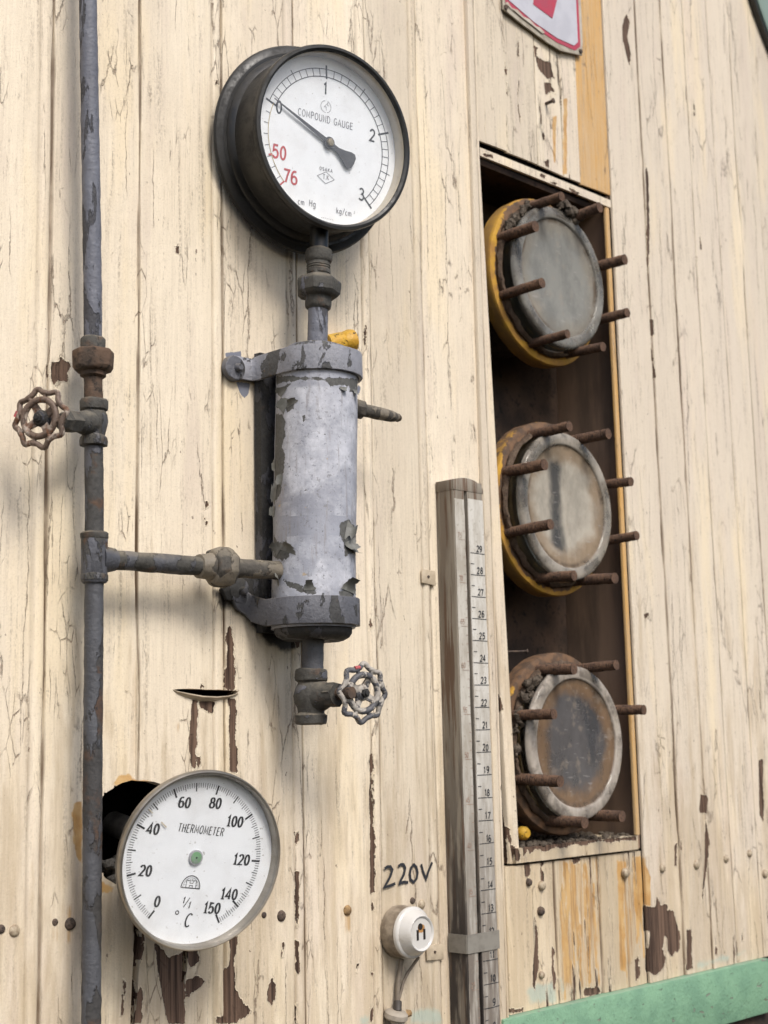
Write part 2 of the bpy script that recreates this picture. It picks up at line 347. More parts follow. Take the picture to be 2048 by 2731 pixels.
M['steel'] = mat_simple('dull_stainless', (0.38, 0.35, 0.305), (0.27, 0.245, 0.205), 26, .4, .85, .12, stretch=(1, 1, .3))
M['stemsteel'] = mat_simple('sooty_stem', (0.30, 0.285, 0.265), (0.17, 0.16, 0.15), 60, .5, .2)
M['hubgreen'] = mat_simple('green_hub', (0.16, 0.33, 0.17), (0.24, 0.29, 0.25), 170, .5)
M['hubgrey'] = mat_simple('grey_hub_rim', (0.36, 0.36, 0.38), None, 100, .5)
M['baretan'] = mat_simple('tan_pointer', (0.52, 0.46, 0.36), None, 100, .5)
M['stud'] = mat_rust('rusty_stud', (0.15, 0.088, 0.056), (0.085, 0.052, 0.037), (0.038, 0.027, 0.022), 90)
M['gasket'] = mat_rust('crumbling_gasket', (0.075, 0.050, 0.035), (0.13, 0.092, 0.064), (0.02, 0.016, 0.014), 120)
M['dirt'] = mat_rust('grey_dirt', (0.12, 0.098, 0.075), (0.07, 0.055, 0.042), (0.035, 0.028, 0.022), 150)
M['nozzle'] = mat_rust('grey_iron', (0.085, 0.072, 0.06), (0.055, 0.046, 0.04), (0.03, 0.025, 0.02), 30)
M['yellow'] = mat_flaky('yellow_enamel', (0.62, 0.37, 0.04), (0.50, 0.25, 0.03), (0.13, 0.085, 0.04), (0.16, 0.09, 0.04), .40, 90, .3, .15, rough=.4)
M['porcelain'] = mat_simple('white_porcelain', (0.56, 0.545, 0.515), (0.40, 0.365, 0.31), 48, .18, 0, .06, .5, .75)
M['socketbase'] = mat_simple('grimy_socket_base', (0.30, 0.25, 0.19), (0.16, 0.125, 0.09), 70, .5, 0, .4)
M['hole'] = mat_simple('dark_hole', (0.012, 0.009, 0.007), None, 50, .9)
M['burn'] = mat_simple('burnt_orange', (0.42, 0.22, 0.07), (0.25, 0.11, 0.03), 300, .6)
M['wire'] = mat_simple('taupe_cable', (0.20, 0.165, 0.125), (0.15, 0.12, 0.09), 90, .7)
M['sleeve'] = mat_simple('dark_sleeve', (0.045, 0.038, 0.032), None, 60, .7)
M['tin'] = mat_simple('painted_tin', (0.34, 0.30, 0.245), (0.27, 0.235, 0.19), 80, .6)
M['cliptin'] = mat_simple('cream_painted_clip', (0.50, 0.42, 0.31), (0.40, 0.33, 0.24), 100, .6)
M['signwhite'] = mat_simple('faded_sign_white', (0.50, 0.50, 0.54), (0.44, 0.44, 0.48), 30, .45)
M['signred'] = mat_simple('sign_red', (0.42, 0.035, 0.065), (0.36, 0.05, 0.08), 60, .5)
M['signedge'] = mat_simple('sign_bare_rim', (0.50, 0.46, 0.38), (0.36, 0.31, 0.24), 90, .6)
M['boltp'] = mat_simple('painted_bolt', (0.42, 0.35, 0.25), (0.24, 0.18, 0.12), 260, .6)
M['boltr'] = mat_rust('rusty_bolt', (0.14, 0.10, 0.075), (0.07, 0.055, 0.048), (0.03, 0.025, 0.02), 150)
M['bolto'] = mat_rust('orange_bolt', (0.40, 0.26, 0.12), (0.22, 0.14, 0.07), (0.09, 0.06, 0.04), 150)
def mat_barwood():
    s = NT('aged_scale_wood'); v = s.map((70, 5, 70))
    n = s.noise(1.0, v, 5, .65); z = s.n('SeparateXYZ'); s.link(s.obj(), z.inputs[0])
    dk = s.ss(s.math('ADD', z.outputs[1], s.math('MULTIPLY', s.noise(14, s.map((2, .5, 2)), 4), .22)), -.14, .22, 1, 0)
    c = s.mix(s.ss(n, .4, .6), (0.27, 0.24, 0.195), (0.18, 0.148, 0.115))
    v2 = s.map((90, 90, 90), (0, 0, 0)); st = s.noise(1.0, s.map((150, 7, 150), (2, 2, 2)), 5, .6)
    c = s.mix(s.ss(st, .51, .60, 0, .9), c, (0.12, 0.072, 0.045))
    c = s.mix(s.math('MULTIPLY', dk, s.ss(s.noise(1.0, s.map((60, 8, 60), (7, 2, 2)), 5, .6), .42, .56)), c, (0.045, 0.038, 0.034))
    return s.fin(c, .7, s.bump(s.noise(1.0, s.map((300, 14, 300)), 5), .8, .0014), spec=.3)
def mat_strip(name, base, base2):
    s = NT(name); z = s.n('SeparateXYZ'); s.link(s.obj(), z.inputs[0])
    n = s.noise(1.0, s.map((90, 22, 90)), 6, .62)
    dk = s.ss(s.math('ADD', z.outputs[1], s.math('MULTIPLY', s.noise(11, s.map((3, .7, 3)), 5), .2)), -.16, .18, 1, 0)
    c = s.mix(s.ss(n, .38, .66), base, base2)
    c = s.mix(s.math('MULTIPLY', dk, s.ss(s.noise(1.0, s.map((110, 12, 110), (3, 1, 1)), 6, .62), .36, .56, .35, 1)), c, (0.17, 0.145, 0.12))
    c = s.mix(s.ss(s.noise(260, s.obj(), 4), .6, .7, 0, .5), c, (0.26, 0.22, 0.17))
    return s.fin(c, .6, s.bump(s.noise(200, s.obj(), 4), .25, .0006), spec=.35)
M['barwood'] = mat_barwood()
M['strip'] = mat_strip('scale_white_paint', (0.58, 0.56, 0.51), (0.43, 0.40, 0.345))
M['strip2'] = mat_strip('scale_faded_paint', (0.50, 0.475, 0.42), (0.37, 0.335, 0.28))
def mat_pane():
    s = NT('window_glass'); t = s.n('BsdfTransparent'); g = s.n('BsdfGlossy'); g.inputs['Roughness'].default_value = .03
    d = s.n('BsdfDiffuse'); d.inputs['Color'].default_value = (0.62, 0.60, 0.55, 1)
    lw = s.n('LayerWeight'); lw.inputs['Blend'].default_value = .5
    fr = s.math('ADD', s.math('MULTIPLY', s.math('POWER', lw.outputs['Facing'], 5.0), .6), .04)
    a = s.n('MixShader'); s.put(a.inputs[0], s.ss(s.noise(40, s.obj(), 5), .4, .8, .008, .05)); s.link(t.outputs[0], a.inputs[1]); s.link(d.outputs[0], a.inputs[2])
    b = s.n('MixShader'); s.link(fr, b.inputs[0]); s.link(a.outputs[0], b.inputs[1]); s.link(g.outputs[0], b.inputs[2])
    s.link(b.outputs[0], s.out.inputs[0]); return s.m
M['pane'] = mat_pane()
def mat_sight(name, centre, smear, rimc, dustamt, seed, rough=.16, tint2=None, streak=False, film_mid=.7, film_rim=.3):
    """thick dirty sight glass seen against a dark bore: film of dust, rust at the rim"""
    s = NT(name); P = s.obj(); z = s.n('SeparateXYZ'); s.link(P, z.inputs[0])
    r = s.math('SQRT', s.math('ADD', s.math('MULTIPLY', z.outputs[0], z.outputs[0]), s.math('MULTIPLY', z.outputs[1], z.outputs[1])))
    n = s.noise(22, s.map((1, 1, 1), (seed, seed * 2, 0)), 6, .62)
    rr = s.math('ADD', r, s.math('MULTIPLY', s.math('SUBTRACT', n, .5), .05))
    c = s.mix(s.ss(s.noise(16, s.map((1.6, .55, 1), (seed * 3, 1, 0)), 4, .5), .47, .54), centre, tint2 or centre)
    if streak:  # dark streak is a reflection painted into the film colour
        xs = s.math('ADD', s.math('ADD', z.outputs[0], .020), s.math('MULTIPLY', s.math('SUBTRACT', s.noise(24, s.map((1, .5, 1), (3, 1, 0)), 5, .6), .5), .05))
        c = s.mix(s.math('MULTIPLY', s.ss(s.math('ABSOLUTE', xs), .003, .022, .95, 0), s.ss(r, .056, .064, 1, 0)), centre, tint2)
    c = s.mix(s.ss(rr, .050, .072), c, smear)
    c = s.mix(s.ss(r, .0765, .0785), c, rimc)
    c = s.mix(s.math('MULTIPLY', s.math('MULTIPLY', s.ss(r, .070, .0755), s.ss(r, .0765, .0800, 1, 0)), s.ss(s.noise(34, s.map((1, 1, 1), (seed, 2, 2)), 5, .6), .42, .6, .15, .9)), c, (0.10, 0.075, 0.055))
    c = s.mix(s.math('MULTIPLY', s.ss(r, .078, .082), s.ss(s.noise(30, s.map((1, 1, 1), (2, seed, 2)), 5, .6), .42, .62, 0, .75)), c, (0.11, 0.095, 0.08))
    c = s.mix(s.math('MULTIPLY', s.ss(s.noise(70, P, 5), .52, .7), dustamt), c, (0.30, 0.25, 0.20))
    c = s.mix(s.ss(s.noise(1.0, s.map((60, 240, 60), (seed, 0, 0)), 4), .63, .7, 0, .35), c, (0.36, 0.34, 0.32))
    gl = s.n('BsdfGlass'); gl.inputs['IOR'].default_value = 1.5; gl.inputs['Roughness'].default_value = .03; gl.inputs['Color'].default_value = (.86, .87, .84, 1)
    df = s.n('BsdfDiffuse'); s.put(df.inputs['Color'], c)
    fm = s.ss(s.noise(34, s.map((1, .6, 1), (seed, 3, 1)), 6, .65), .3, .68, -.16, .16)
    film = s.math('ADD', s.ss(r, .0755, .0785, film_mid, film_rim), fm, True)
    film = s.math('MULTIPLY', film, s.ss(z.outputs[2], .0175, .0205))
    mx = s.n('MixShader'); s.put(mx.inputs[0], film); s.link(gl.outputs[0], mx.inputs[1]); s.link(df.outputs[0], mx.inputs[2]); s.link(mx.outputs[0], s.out.inputs[0])
    return s.m
M['sight'] = [mat_sight('grey_sight_glass', (0.225, 0.225, 0.208), (0.22, 0.205, 0.175), (0.32, 0.31, 0.28), .25, 1.3, .22, None, False, .88, .55),
              mat_sight('half_clear_sight_glass', (0.40, 0.365, 0.305), (0.26, 0.20, 0.14), (0.44, 0.40, 0.34), .3, 4.7, .26, (0.062, 0.062, 0.062), True, .82, .55),
              mat_sight('rust_stained_sight_glass', (0.080, 0.080, 0.084), (0.19, 0.125, 0.078), (0.56, 0.50, 0.43), .45, 8.1, .14, (0.105, 0.10, 0.10), False, .82, .62)]
M['sightside'] = mat_simple('glass_edge', (0.26, 0.225, 0.18), (0.14, 0.115, 0.09), 40, .25, 0, .3)
def mat_flange(seed, shift=0.0, half=False):
    s = NT('rusty_yellow_flange'); P = s.obj(); z = s.n('SeparateXYZ'); s.link(P, z.inputs[0])
    r = s.math('SQRT', s.math('ADD', s.math('MULTIPLY', z.outputs[0], z.outputs[0]), s.math('MULTIPLY', z.outputs[1], z.outputs[1])))
    n = s.noise(55, s.map((1, 1, 1), (seed, 0, 0)), 6, .65)
    lowm = s.math('MULTIPLY', s.ss(z.outputs[1], .03, .09, 0, 1), .009)   # paint worn off along the top of the rim
    e = s.math('SUBTRACT', s.math('ADD', r, s.math('MULTIPLY', s.math('SUBTRACT', n, .5), .022)), lowm)
    y = s.ss(e, .1045 + shift, .1060 + shift)
    if half: y = s.math('MULTIPLY', y, s.ss(z.outputs[1], .0, .03))
    rc = s.mix(s.ss(s.noise(70, P, 6), .38, .62), (0.17, 0.098, 0.055), (0.085, 0.056, 0.038))
    side = s.ss(z.outputs[2], -.006, -.001, 1, 0)
    yc = s.mix(s.ss(s.noise(40, P, 5), .38, .62), (0.50, 0.285, 0.04), (0.34, 0.18, 0.045))
    yc = s.mix(s.math('MULTIPLY', side, s.ss(n, .30, .55, .35, .85)), yc, (0.25, 0.145, 0.05))
    c = s.mix(y, rc, yc)
    return s.fin(c, .7, s.bump(s.noise(150, P, 5), .6, .001), spec=.3)

# ------------------------------------------------------------------ painted areas of the wall (outlines in wall metres)
def polys(*items): return [XZ(rg, p) for rg, *ps in items for p in ps]
BARE = polys(
 (rV, [(400,155),(380,180),(370,240),(380,300),(372,400),(362,470),(358,560),(430,570),(425,420),(418,250)],
      [(375,620),(395,700),(385,800),(390,900),(395,1000),(385,1085),(440,1105),(440,960),(428,850),(435,720),(425,620)],
      [(155,620),(135,780),(130,960),(145,1060),(175,1075),(185,820),(190,625)], [(195,630),(200,680),(240,700),(295,730),(302,650),(270,625)],
      [(200,565),(210,520),(235,560)], [(185,990),(205,985),(212,1040),(190,1065)],
      [(1270,970),(1270,1150),(1268,1300),(1275,1450),(1280,1659),(1300,1659),(1298,1400),(1295,1150),(1295,968)],
      [(797,1470),(820,1465),(818,1520),(795,1560)], [(1275,90),(1285,150),(1272,210),(1265,170)], [(785,240),(832,230),(830,300),(800,310)]),
 (rA, [(1180,1420),(1245,1390),(1240,1480),(1215,1560),(1228,1640),(1225,1760),(1290,1860),(1330,1900),(1310,1930),(1230,1993),(1100,1993),(1095,1950),(1145,1940),(1150,1860),(1150,1640),(1180,1600),(1190,1500)],
      [(895,1490),(960,1490),(985,1540),(985,1570),(920,1615),(900,1570)], [(890,1690),(960,1668),(1025,1695),(985,1740),(905,1805),(885,1780)],
      [(1460,1690),(1480,1668),(1498,1740),(1495,1820),(1470,1865),(1440,1840),(1445,1760)], [(1625,960),(1650,955),(1650,1200),(1635,1350),(1625,1250)],
      [(1625,690),(1645,690),(1640,770),(1622,770)], [(1625,1420),(1650,1430),(1655,1640),(1630,1655)],
      [(665,1440),(700,1450),(770,1540),(860,1500),(880,1620),(880,1993),(760,1993),(720,1800),(690,1650)],
      [(460,1690),(475,1720),(470,1940),(440,1945),(450,1860)], [(560,1720),(590,1760),(575,1990),(530,1990)],
      [(1540,1440),(1552,1440),(1545,1550),(1532,1530)], [(1620,1860),(1640,1850),(1640,1993),(1625,1993)], [(585,1320),(560,1500),(570,1600),(600,1420)]),
 (rL, [(355,290),(410,295),(410,265),(490,300),(500,340),(470,360),(475,440),(400,430),(375,470),(360,420)], [(318,320),(340,320),(338,410),(320,400)],
      [(1425,1250),(1465,1285),(1420,1330)], [(1420,1370),(1450,1400),(1445,1430),(1420,1440)]),
 (rB, [(110,0),(150,0),(150,550),(112,560)], [(120,620),(145,620),(148,700),(125,690)], [(1365,300),(1420,300),(1412,420),(1370,420)],
      [(1490,290),(1545,290),(1505,350),(1535,390),(1525,470),(1500,460)], [(1445,700),(1465,820),(1480,980),(1485,1130),(1450,1330),(1430,1290),(1435,1100),(1455,900)],
      [(1590,980),(1612,1020),(1610,1160),(1625,1240),(1605,1350),(1590,1200)], [(115,1090),(130,1170),(148,1190),(140,1230),(120,1210)],
      [(115,1470),(148,1475),(148,1602),(118,1602)], [(0,1105),(25,1110),(20,1160),(0,1200)]),
 (rR, [(935,590),(960,590),(1000,600),(1005,530),(1030,580),(1070,580),(1075,615),(1110,620),(1125,680),(1150,750),(1145,850),(1100,890),(1070,860),(1070,780),(1050,770),(1040,840),(1060,900),(1050,960),(1000,1005),(950,980),(950,900),(965,740),(940,740)],
      [(1180,725),(1210,730),(1215,960),(1180,975)], [(1255,0),(1300,0),(1295,45),(1260,40)], [(1290,80),(1310,200),(1300,400),(1270,590),(1280,450),(1290,300)],
      [(885,910),(910,885),(915,1000),(890,1040)], [(1345,800),(1360,850),(1345,890)], [(1510,725),(1520,800),(1508,800)],
      [(120,1200),(215,1195),(215,1220),(120,1225)], [(585,1075),(680,1070),(700,1110),(580,1130)], [(1115,230),(1130,220),(1125,350),(1115,350)], [(1145,200),(1155,270),(1142,260)],
      [(510,300),(570,290),(560,340),(520,345)], [(230,330),(265,330),(262,415),(232,410)]),
 (rT, [(880,65),(905,120),(885,200),(905,280),(905,375),(890,340),(860,220),(855,150)], [(370,240),(395,260),(390,310),(430,330),(470,340),(490,420),(500,440),(475,420),(455,440),(400,380),(380,310)],
      [(430,450),(470,450),(500,520),(470,500),(440,520)], [(215,330),(230,400),(225,420),(212,380)], [(225,430),(232,520),(225,520)], [(285,560),(300,640),(300,710),(292,640)],
      [(435,715),(440,760),(425,780),(420,740)], [(430,885),(460,880),(465,925),(500,940),(440,915)], [(978,890),(997,960),(1007,1250),(1000,1520),(985,1050)],
      [(1012,1760),(1025,1770),(1030,1850),(1018,1860)], [(1020,1900),(1032,1990),(1022,1990)], [(1028,2000),(1042,2080),(1030,2100)],
      [(1248,540),(1260,640),(1252,640)], [(1283,1220),(1297,1380),(1287,1380)], [(285,180),(292,320),(283,300)], [(520,310),(532,580),(524,560)]),
 (rT, [(330,880),(390,905),(440,930),(430,950),(380,925),(330,900)], [(400,960),(435,965),(430,985),(400,975)], [(560,1030),(620,1070),(600,1082),(560,1050)], [(90,845),(140,850),(150,872),(100,862)], [(455,1000),(500,1010),(490,1025),(460,1015)]),
 (rR, [(200,232),(880,178),(885,203),(800,205),(720,217),(690,208),(640,212),(600,222),(560,237),(520,225),(480,238),(430,252),(400,240),(360,262),(330,274),(300,250),(270,262),(250,284),(230,262),(205,305)], [(130,120),(150,130),(160,210),(185,280),(190,330),(165,325),(150,240)]),
 (rM, [(868,920),(890,980),(900,1240),(880,1265),(870,1100)], [(880,1490),(905,1490),(905,1570),(880,1640)], [(860,500),(880,500),(870,590),(860,570)]),
 (rN, [(905,410),(935,480),(910,600),(895,510)], [(950,540),(985,600),(1000,740),(980,730),(960,640)], [(915,1450),(928,1460),(925,1500),(912,1490)]),
 (rD, [(378,530),(386,532),(388,548),(380,548)], [(465,172),(471,172),(473,184),(466,184)], [(1515,1715),(1528,1720),(1526,1760),(1512,1750)], [(1393,1325),(1402,1322),(1405,1335),(1394,1337)],
      [(787,700),(792,700),(791,760),(787,745)], [(1640,1640),(1650,1640),(1652,1780),(1642,1760)]))
OCHRE = polys((rA, [(380,360),(430,310),(500,290),(540,330),(620,330),(680,350),(600,365),(480,345),(400,372)], [(175,480),(130,490),(105,560),(120,640),(120,740),(140,860),(175,900)],
                   [(300,1010),(400,1070),(395,1095),(300,1105)]),
              (rR, [(455,330),(490,340),(500,560),(478,800),(500,1050),(465,1040),(462,780),(480,560)], [(505,330),(535,340),(530,820),(512,800)], [(595,470),(618,480),(630,1050),(608,1050),(612,750)],
                   [(785,330),(835,330),(820,620),(835,980),(800,970),(790,600)], [(560,700),(572,700),(570,1050),(555,1050)], [(870,300),(930,300),(945,560),(900,800),(880,560)], [(930,330),(965,420),(968,600),(940,590)], [(470,900),(530,920),(520,960),(480,960)]),
              (rT, [(480,640),(500,640),(498,900),(485,900)], [(540,540),(560,540),(560,960),(545,960)]))
_rd = random.Random(21)
for _k in range(34):
    _x = _rd.choice([_rd.uniform(1.386, 1.468), _rd.uniform(1.386, 1.468), _rd.uniform(1.508, 1.562)]); _z0 = -.143 - _rd.uniform(0, .05); _L = _rd.uniform(.03, .13); _w = _rd.uniform(.0005, .0018)
    _pts = [(_x + _rd.gauss(0, .0008), _z0 - _L * _i / 6) for _i in range(7)]
    OCHRE.append(np.array([(p[0] - _w * (.5 + _rd.random()), max(p[1], -.304)) for p in _pts] + [(p[0] + _w * (.5 + _rd.random()), max(p[1], -.304)) for p in reversed(_pts)]))
RUST_SHADE = polys((rS, [(700,900),(790,900),(840,1000),(800,1300),(730,1310),(700,1180)], [(600,1100),(640,1100),(650,1280),(610,1260)]), (rR, [(420,310),(560,300),(680,305),(690,700),(650,1080),(450,1080),(440,700)], [(790,300),(960,300),(965,620),(900,800),(840,980),(795,960)]), (rV, [(50,800),(75,770),(72,810),(55,830)]), (rD, [(735,1960),(765,1960),(758,2010),(745,2010)]),
             (rC, [(390,720),(430,700),(440,1850),(380,1850),(400,1300)]))  # last strip paints the drum's brownish shadow on the wall
GREEN = polys((rR, [(250,1080),(400,1040),(430,1160),(260,1150)], [(1240,930),(1500,880),(1530,860),(1250,960)], [(440,1030),(480,1040),(470,1120),(440,1110)]), (rB, [(450,1500),(650,1480),(700,1602),(430,1602)], [(40,1560),(110,1540),(110,1602),(40,1602)]))
SPILL = polys((rC, [(225,600),(330,610),(322,690),(285,720),(255,690)], [(150,385),(260,375),(270,420),(150,420)], [(1115,620),(1140,640),(1130,700),(1112,690)]))
SOOT_SHADE = polys((rV, [(290,-60),(560,-60),(600,30),(700,140),(840,225),(830,300),(740,320),(640,285),(560,190),(490,90),(340,45)], [(330,-10),(600,-10),(720,190),(830,225),(800,290),(650,250),(560,120),(380,30)], [(990,160),(1190,160),(1100,215),(1020,235)]),
             (rC, [(440,620),(500,620),(480,1850),(440,1850)]))  # black mask: soot with painted shadow below the strap, painted shade beside drum
HOLE = [np.array([(.7875 + .0595 * cos(t) * (1 + .03 * sin(5 * t) + rng.normal() * .012), -.0755 + .0475 * sin(t) * (1 + .04 * sin(3 * t + 1) + rng.normal() * .014)) for t in np.linspace(0, 2 * pi, 64, endpoint=False)])]
HOLE += polys((rV, [(22,568),(60,563),(130,560),(240,566),(330,566),(445,575),(440,592),(380,612),(290,624),(200,622),(110,604),(50,585)]),
              (rA, [(545,1300),(575,1330),(578,1440),(562,1600),(548,1800),(530,2030),(508,2030),(520,1700),(532,1500)], [(862,1495),(900,1490),(893,1620),(876,1720),(858,1690),(862,1600)]))

def sdf(poly, X, Z, cap=.02):
    """signed distance (metres, positive inside) on a point set, clipped"""
    out = np.full(X.shape, -cap)
    b0 = poly.min(0) - cap; b1 = poly.max(0) + cap
    m = (X > b0[0]) & (X < b1[0]) & (Z > b0[1]) & (Z < b1[1])
    if not m.any(): return out
    x, z = X[m], Z[m]; d2 = np.full(x.shape, 9.0); ins = np.zeros(x.shape, bool); n = len(poly)
    for i in range(n):
        a, b = poly[i], poly[(i + 1) % n]; e = b - a; L = max(e @ e, 1e-12)
        t = np.clip(((x - a[0]) * e[0] + (z - a[1]) * e[1]) / L, 0, 1)
        d2 = np.minimum(d2, (x - a[0] - t * e[0]) ** 2 + (z - a[1] - t * e[1]) ** 2)
        if a[1] != b[1]:
            c = (a[1] > z) != (b[1] > z); xi = a[0] + (z - a[1]) / (b[1] - a[1]) * e[0]; ins ^= c & (x < xi)
    out[m] = np.clip(np.where(ins, 1, -1) * np.sqrt(d2), -cap, cap)
    return out
def field(plist, X, Z):
    o = np.full(X.shape, -.02)
    for p in plist: o = np.maximum(o, sdf(p, X, Z))
    return o * 1000.0
def nearest(poly, x, z):
    best = (9, x, z); n = len(poly)
    for i in range(n):
        a, b = poly[i], poly[(i + 1) % n]; e = b - a; t = min(1, max(0, ((x - a[0]) * e[0] + (z - a[1]) * e[1]) / max(e @ e, 1e-12)))
        q = a + t * e; d = (x - q[0]) ** 2 + (z - q[1]) ** 2
        if d < best[0]: best = (d, q[0], q[1])
    return best[1], best[2]
def smooth1d(z, step, amp, seed):
    g = np.random.default_rng(seed).normal(size=4000); k = (z + 5) / step; i = np.floor(k).astype(int); f = k - i; f = f * f * (3 - 2 * f)
    return amp * (g[i % 4000] * (1 - f) + g[(i + 1) % 4000] * f)

def panel(name, m, parent, x0, x1, z0, z1, y0, grooves=(), step=(.0022, .0028), holes=(), lean=0.0, zref=0.0, thick=.016, wear=lambda x, z: 0 * x, barecut=False, seed=1, toneamp=.045, round_edges=True):
    offs = (-.010, -.007, -.0045, -.003, -.0018, -.0009, 0, .0009, .0018, .003)
    xs = list(np.arange(x0, x1, step[0])) + [x1] + [g[0] + o for g in grooves for o in offs if x0 < g[0] + o < x1]
    if round_edges: xs += [x0 + .0006, x0 + .0015, x1 - .0006, x1 - .0015]
    xs = np.unique(np.round(np.clip(xs, x0, x1), 5)); keep = [xs[0]]
    for q in xs[1:]:
        if q - keep[-1] > .00035: keep.append(q)
    keep[-1] = x1; xs = np.array(keep); zs = np.arange(z0, z1 + step[1] * .5, step[1])
    X, Z = np.meshgrid(xs, zs); Y = np.full(X.shape, y0, float); G = np.zeros(X.shape)
    T = np.ones(X.shape); edges = [x0 - 1] + [g[0] for g in grooves] + [x1 + 1]; rr = np.random.default_rng(seed)
    for i, (a, b) in enumerate(zip(edges, edges[1:])):
        sel = (X >= a) & (X < b); T[sel] = 1 + rr.normal() * toneamp
        c = (max(a, x0) + min(b, x1)) / 2; hw = max(.01, (min(b, x1) - max(a, x0)) / 2)
        Y[sel] += (rr.normal() * .0004 + rr.normal() * .0009 * (X[sel] - c) / hw + .0006 * ((X[sel] - c) / hw) ** 2 * rr.random())
    for i, (xg, kind, wd, dp) in enumerate(grooves):
        xg_z = xg + smooth1d(Z[:, 0], .12, .0005, seed * 77 + i)[:, None]
        wz = np.clip(wd * (1 + smooth1d(Z[:, 0], .045, .32, seed * 31 + i)), wd * .45, wd * 1.9)[:, None]
        d = np.abs(X - xg_z); Y += dp * np.clip(1.25 * (1 - d / (wz * 1.5)), 0, 1); G = np.maximum(G, np.clip(1.5 - d / wz, 0, 1))
        if kind == 'bead':                                   # planed bead left of the joint with a shallow quirk
            t = (xg_z - X - .0006) / .0125; ins = (t > 0) & (t < 1); Y += np.where(ins, .0010 - .0026 * np.sin(np.clip(t, 0, 1) * pi) ** .6, 0)
            dq = np.abs(X - (xg_z - .0135)); Y += .0012 * np.clip(1 - dq / .0016, 0, 1); G = np.maximum(G, .45 * np.clip(1.3 - dq / .0014, 0, 1))
    if round_edges:
        for xe in (x0, x1): Y += .0012 * np.clip(1 - np.abs(X - xe) / .0016, 0, 1) ** 2
    Y += smooth1d(Z, .35, .0005, seed + 5)
    Xl = X + lean * (Z - zref)
    bare = field(BARE, Xl, Z); och = field(OCHRE, Xl, Z); soot_shade = field(SOOT_SHADE, Xl, Z); grn = field(GREEN, Xl, Z); spl = field(SPILL, Xl, Z); rst_shade = field(RUST_SHADE, Xl, Z)
    Y = Y + .0008 * np.clip(bare / 1.5 + .3, 0, 1)
    W = wear(Xl, Z); SHD = np.clip((.22 - Z) * 1.6, -.3, 1.0)  # painted shade grows towards the bottom of the wall
    ny, nx = X.shape; idx = np.arange(ny * nx).reshape(ny, nx)
    kill = np.zeros((ny - 1, nx - 1), bool)
    for hp in holes:
        S = sdf(hp, Xl, Z, .01)
        for j, i in np.argwhere(np.abs(S) < .0016): Xl[j, i], Z[j, i] = nearest(hp, Xl[j, i], Z[j, i])
        xc = (Xl[1:, 1:] + Xl[:-1, :-1] + Xl[1:, :-1] + Xl[:-1, 1:]) / 4; zc = (Z[1:, 1:] + Z[:-1, :-1] + Z[1:, :-1] + Z[:-1, 1:]) / 4
        kill |= sdf(hp, xc, zc, .01) > 0
    q = np.stack([idx[:-1, :-1], idx[:-1, 1:], idx[1:, 1:], idx[1:, :-1]], -1)
    faces = q[~kill]
    V = np.stack([Xl.ravel(), Y.ravel(), Z.ravel()], 1)
    # skirts: every open edge runs back through the thickness of the board
    K = np.pad(kill, 1, constant_values=True); ex = []
    for j, i in np.argwhere(~kill):
        a, b, c, d = q[j, i]
        if K[j, i + 1]: ex.append((a, b))
        if K[j + 1, i + 2]: ex.append((b, c))
        if K[j + 2, i + 1]: ex.append((c, d))
        if K[j + 1, i]: ex.append((d, a))
    ids = {}; newv = []; fs = []
    for a, b in ex:
        for t in (a, b):
            if t not in ids: ids[t] = len(V) + len(newv); newv.append(V[t] + np.array([0, thick, 0]))
        fs.append((b, a, ids[a], ids[b]))
    n0 = len(V); V = np.vstack([V, np.array(newv)]); faces = np.vstack([faces, np.array(fs)])
    src = np.zeros(len(newv), int)
    for t, k in ids.items(): src[k - n0] = t
    me = bpy.data.meshes.new(name); me.vertices.add(len(V)); me.vertices.foreach_set('co', V.ravel().astype(np.float32))
    me.loops.add(faces.size); me.loops.foreach_set('vertex_index', faces.ravel().astype(np.int32))
    me.polygons.add(len(faces)); me.polygons.foreach_set('loop_start', np.arange(0, faces.size, 4, dtype=np.int32))
    me.update(calc_edges=True); me.polygons.foreach_set('use_smooth', np.ones(len(faces), bool)); me.set_sharp_from_angle(angle=radians(60))
    for nm, arr in dict(bare=bare, ochre=och, soot_shade=soot_shade, green=grn, spill=spl, rust=rst_shade, groove=G, tone=T, wear=W, low_shade=SHD).items():  # rust also carries the drum's painted shadow
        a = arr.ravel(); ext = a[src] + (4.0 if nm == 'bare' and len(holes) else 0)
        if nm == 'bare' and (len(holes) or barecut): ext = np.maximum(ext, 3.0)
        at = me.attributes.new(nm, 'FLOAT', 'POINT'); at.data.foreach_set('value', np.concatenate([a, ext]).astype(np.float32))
    me.materials.append(m); o = bpy.data.objects.new(name, me); COL.objects.link(o); o.parent = parent
    return o

# ------------------------------------------------------------------ the wall
wall = thing('plank_wall', 'cream painted tongue and groove board wall with cracked and flaking paint', 'wall', (0, 0, 0))
def wear_main(x, z): return np.clip((-.02 - z) * .6, -.25, .18) - .35 * np.clip((1.0 - x) * 2, 0, .5) * (z > 0) - .12
main_g = [(.2750, 'bead', .0015, .0028), (.3760, 'bead', .0015, .0028), (.4780, 'bead', .0015, .0028), (.5800, 'bead', .0016, .0030), (.6830, 'bead', .0014, .0026), (.7805, 'line', .0009, .0022), (.8845, 'bead', .0014, .0026), (.9830, 'bead', .0010, .0022), (1.0925, 'bead', .0010, .0022), (1.1790, 'bead', .0012, .0022)]
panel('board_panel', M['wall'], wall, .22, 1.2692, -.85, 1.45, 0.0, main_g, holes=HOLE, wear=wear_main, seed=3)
panel('batten', M['trim'], wall, 1.2692, 1.2842, -.85, 1.45, -.004, [(1.2800, 'line', .0009, .0016)], thick=.02, seed=5, wear=lambda x, z: .05 + 0 * x)
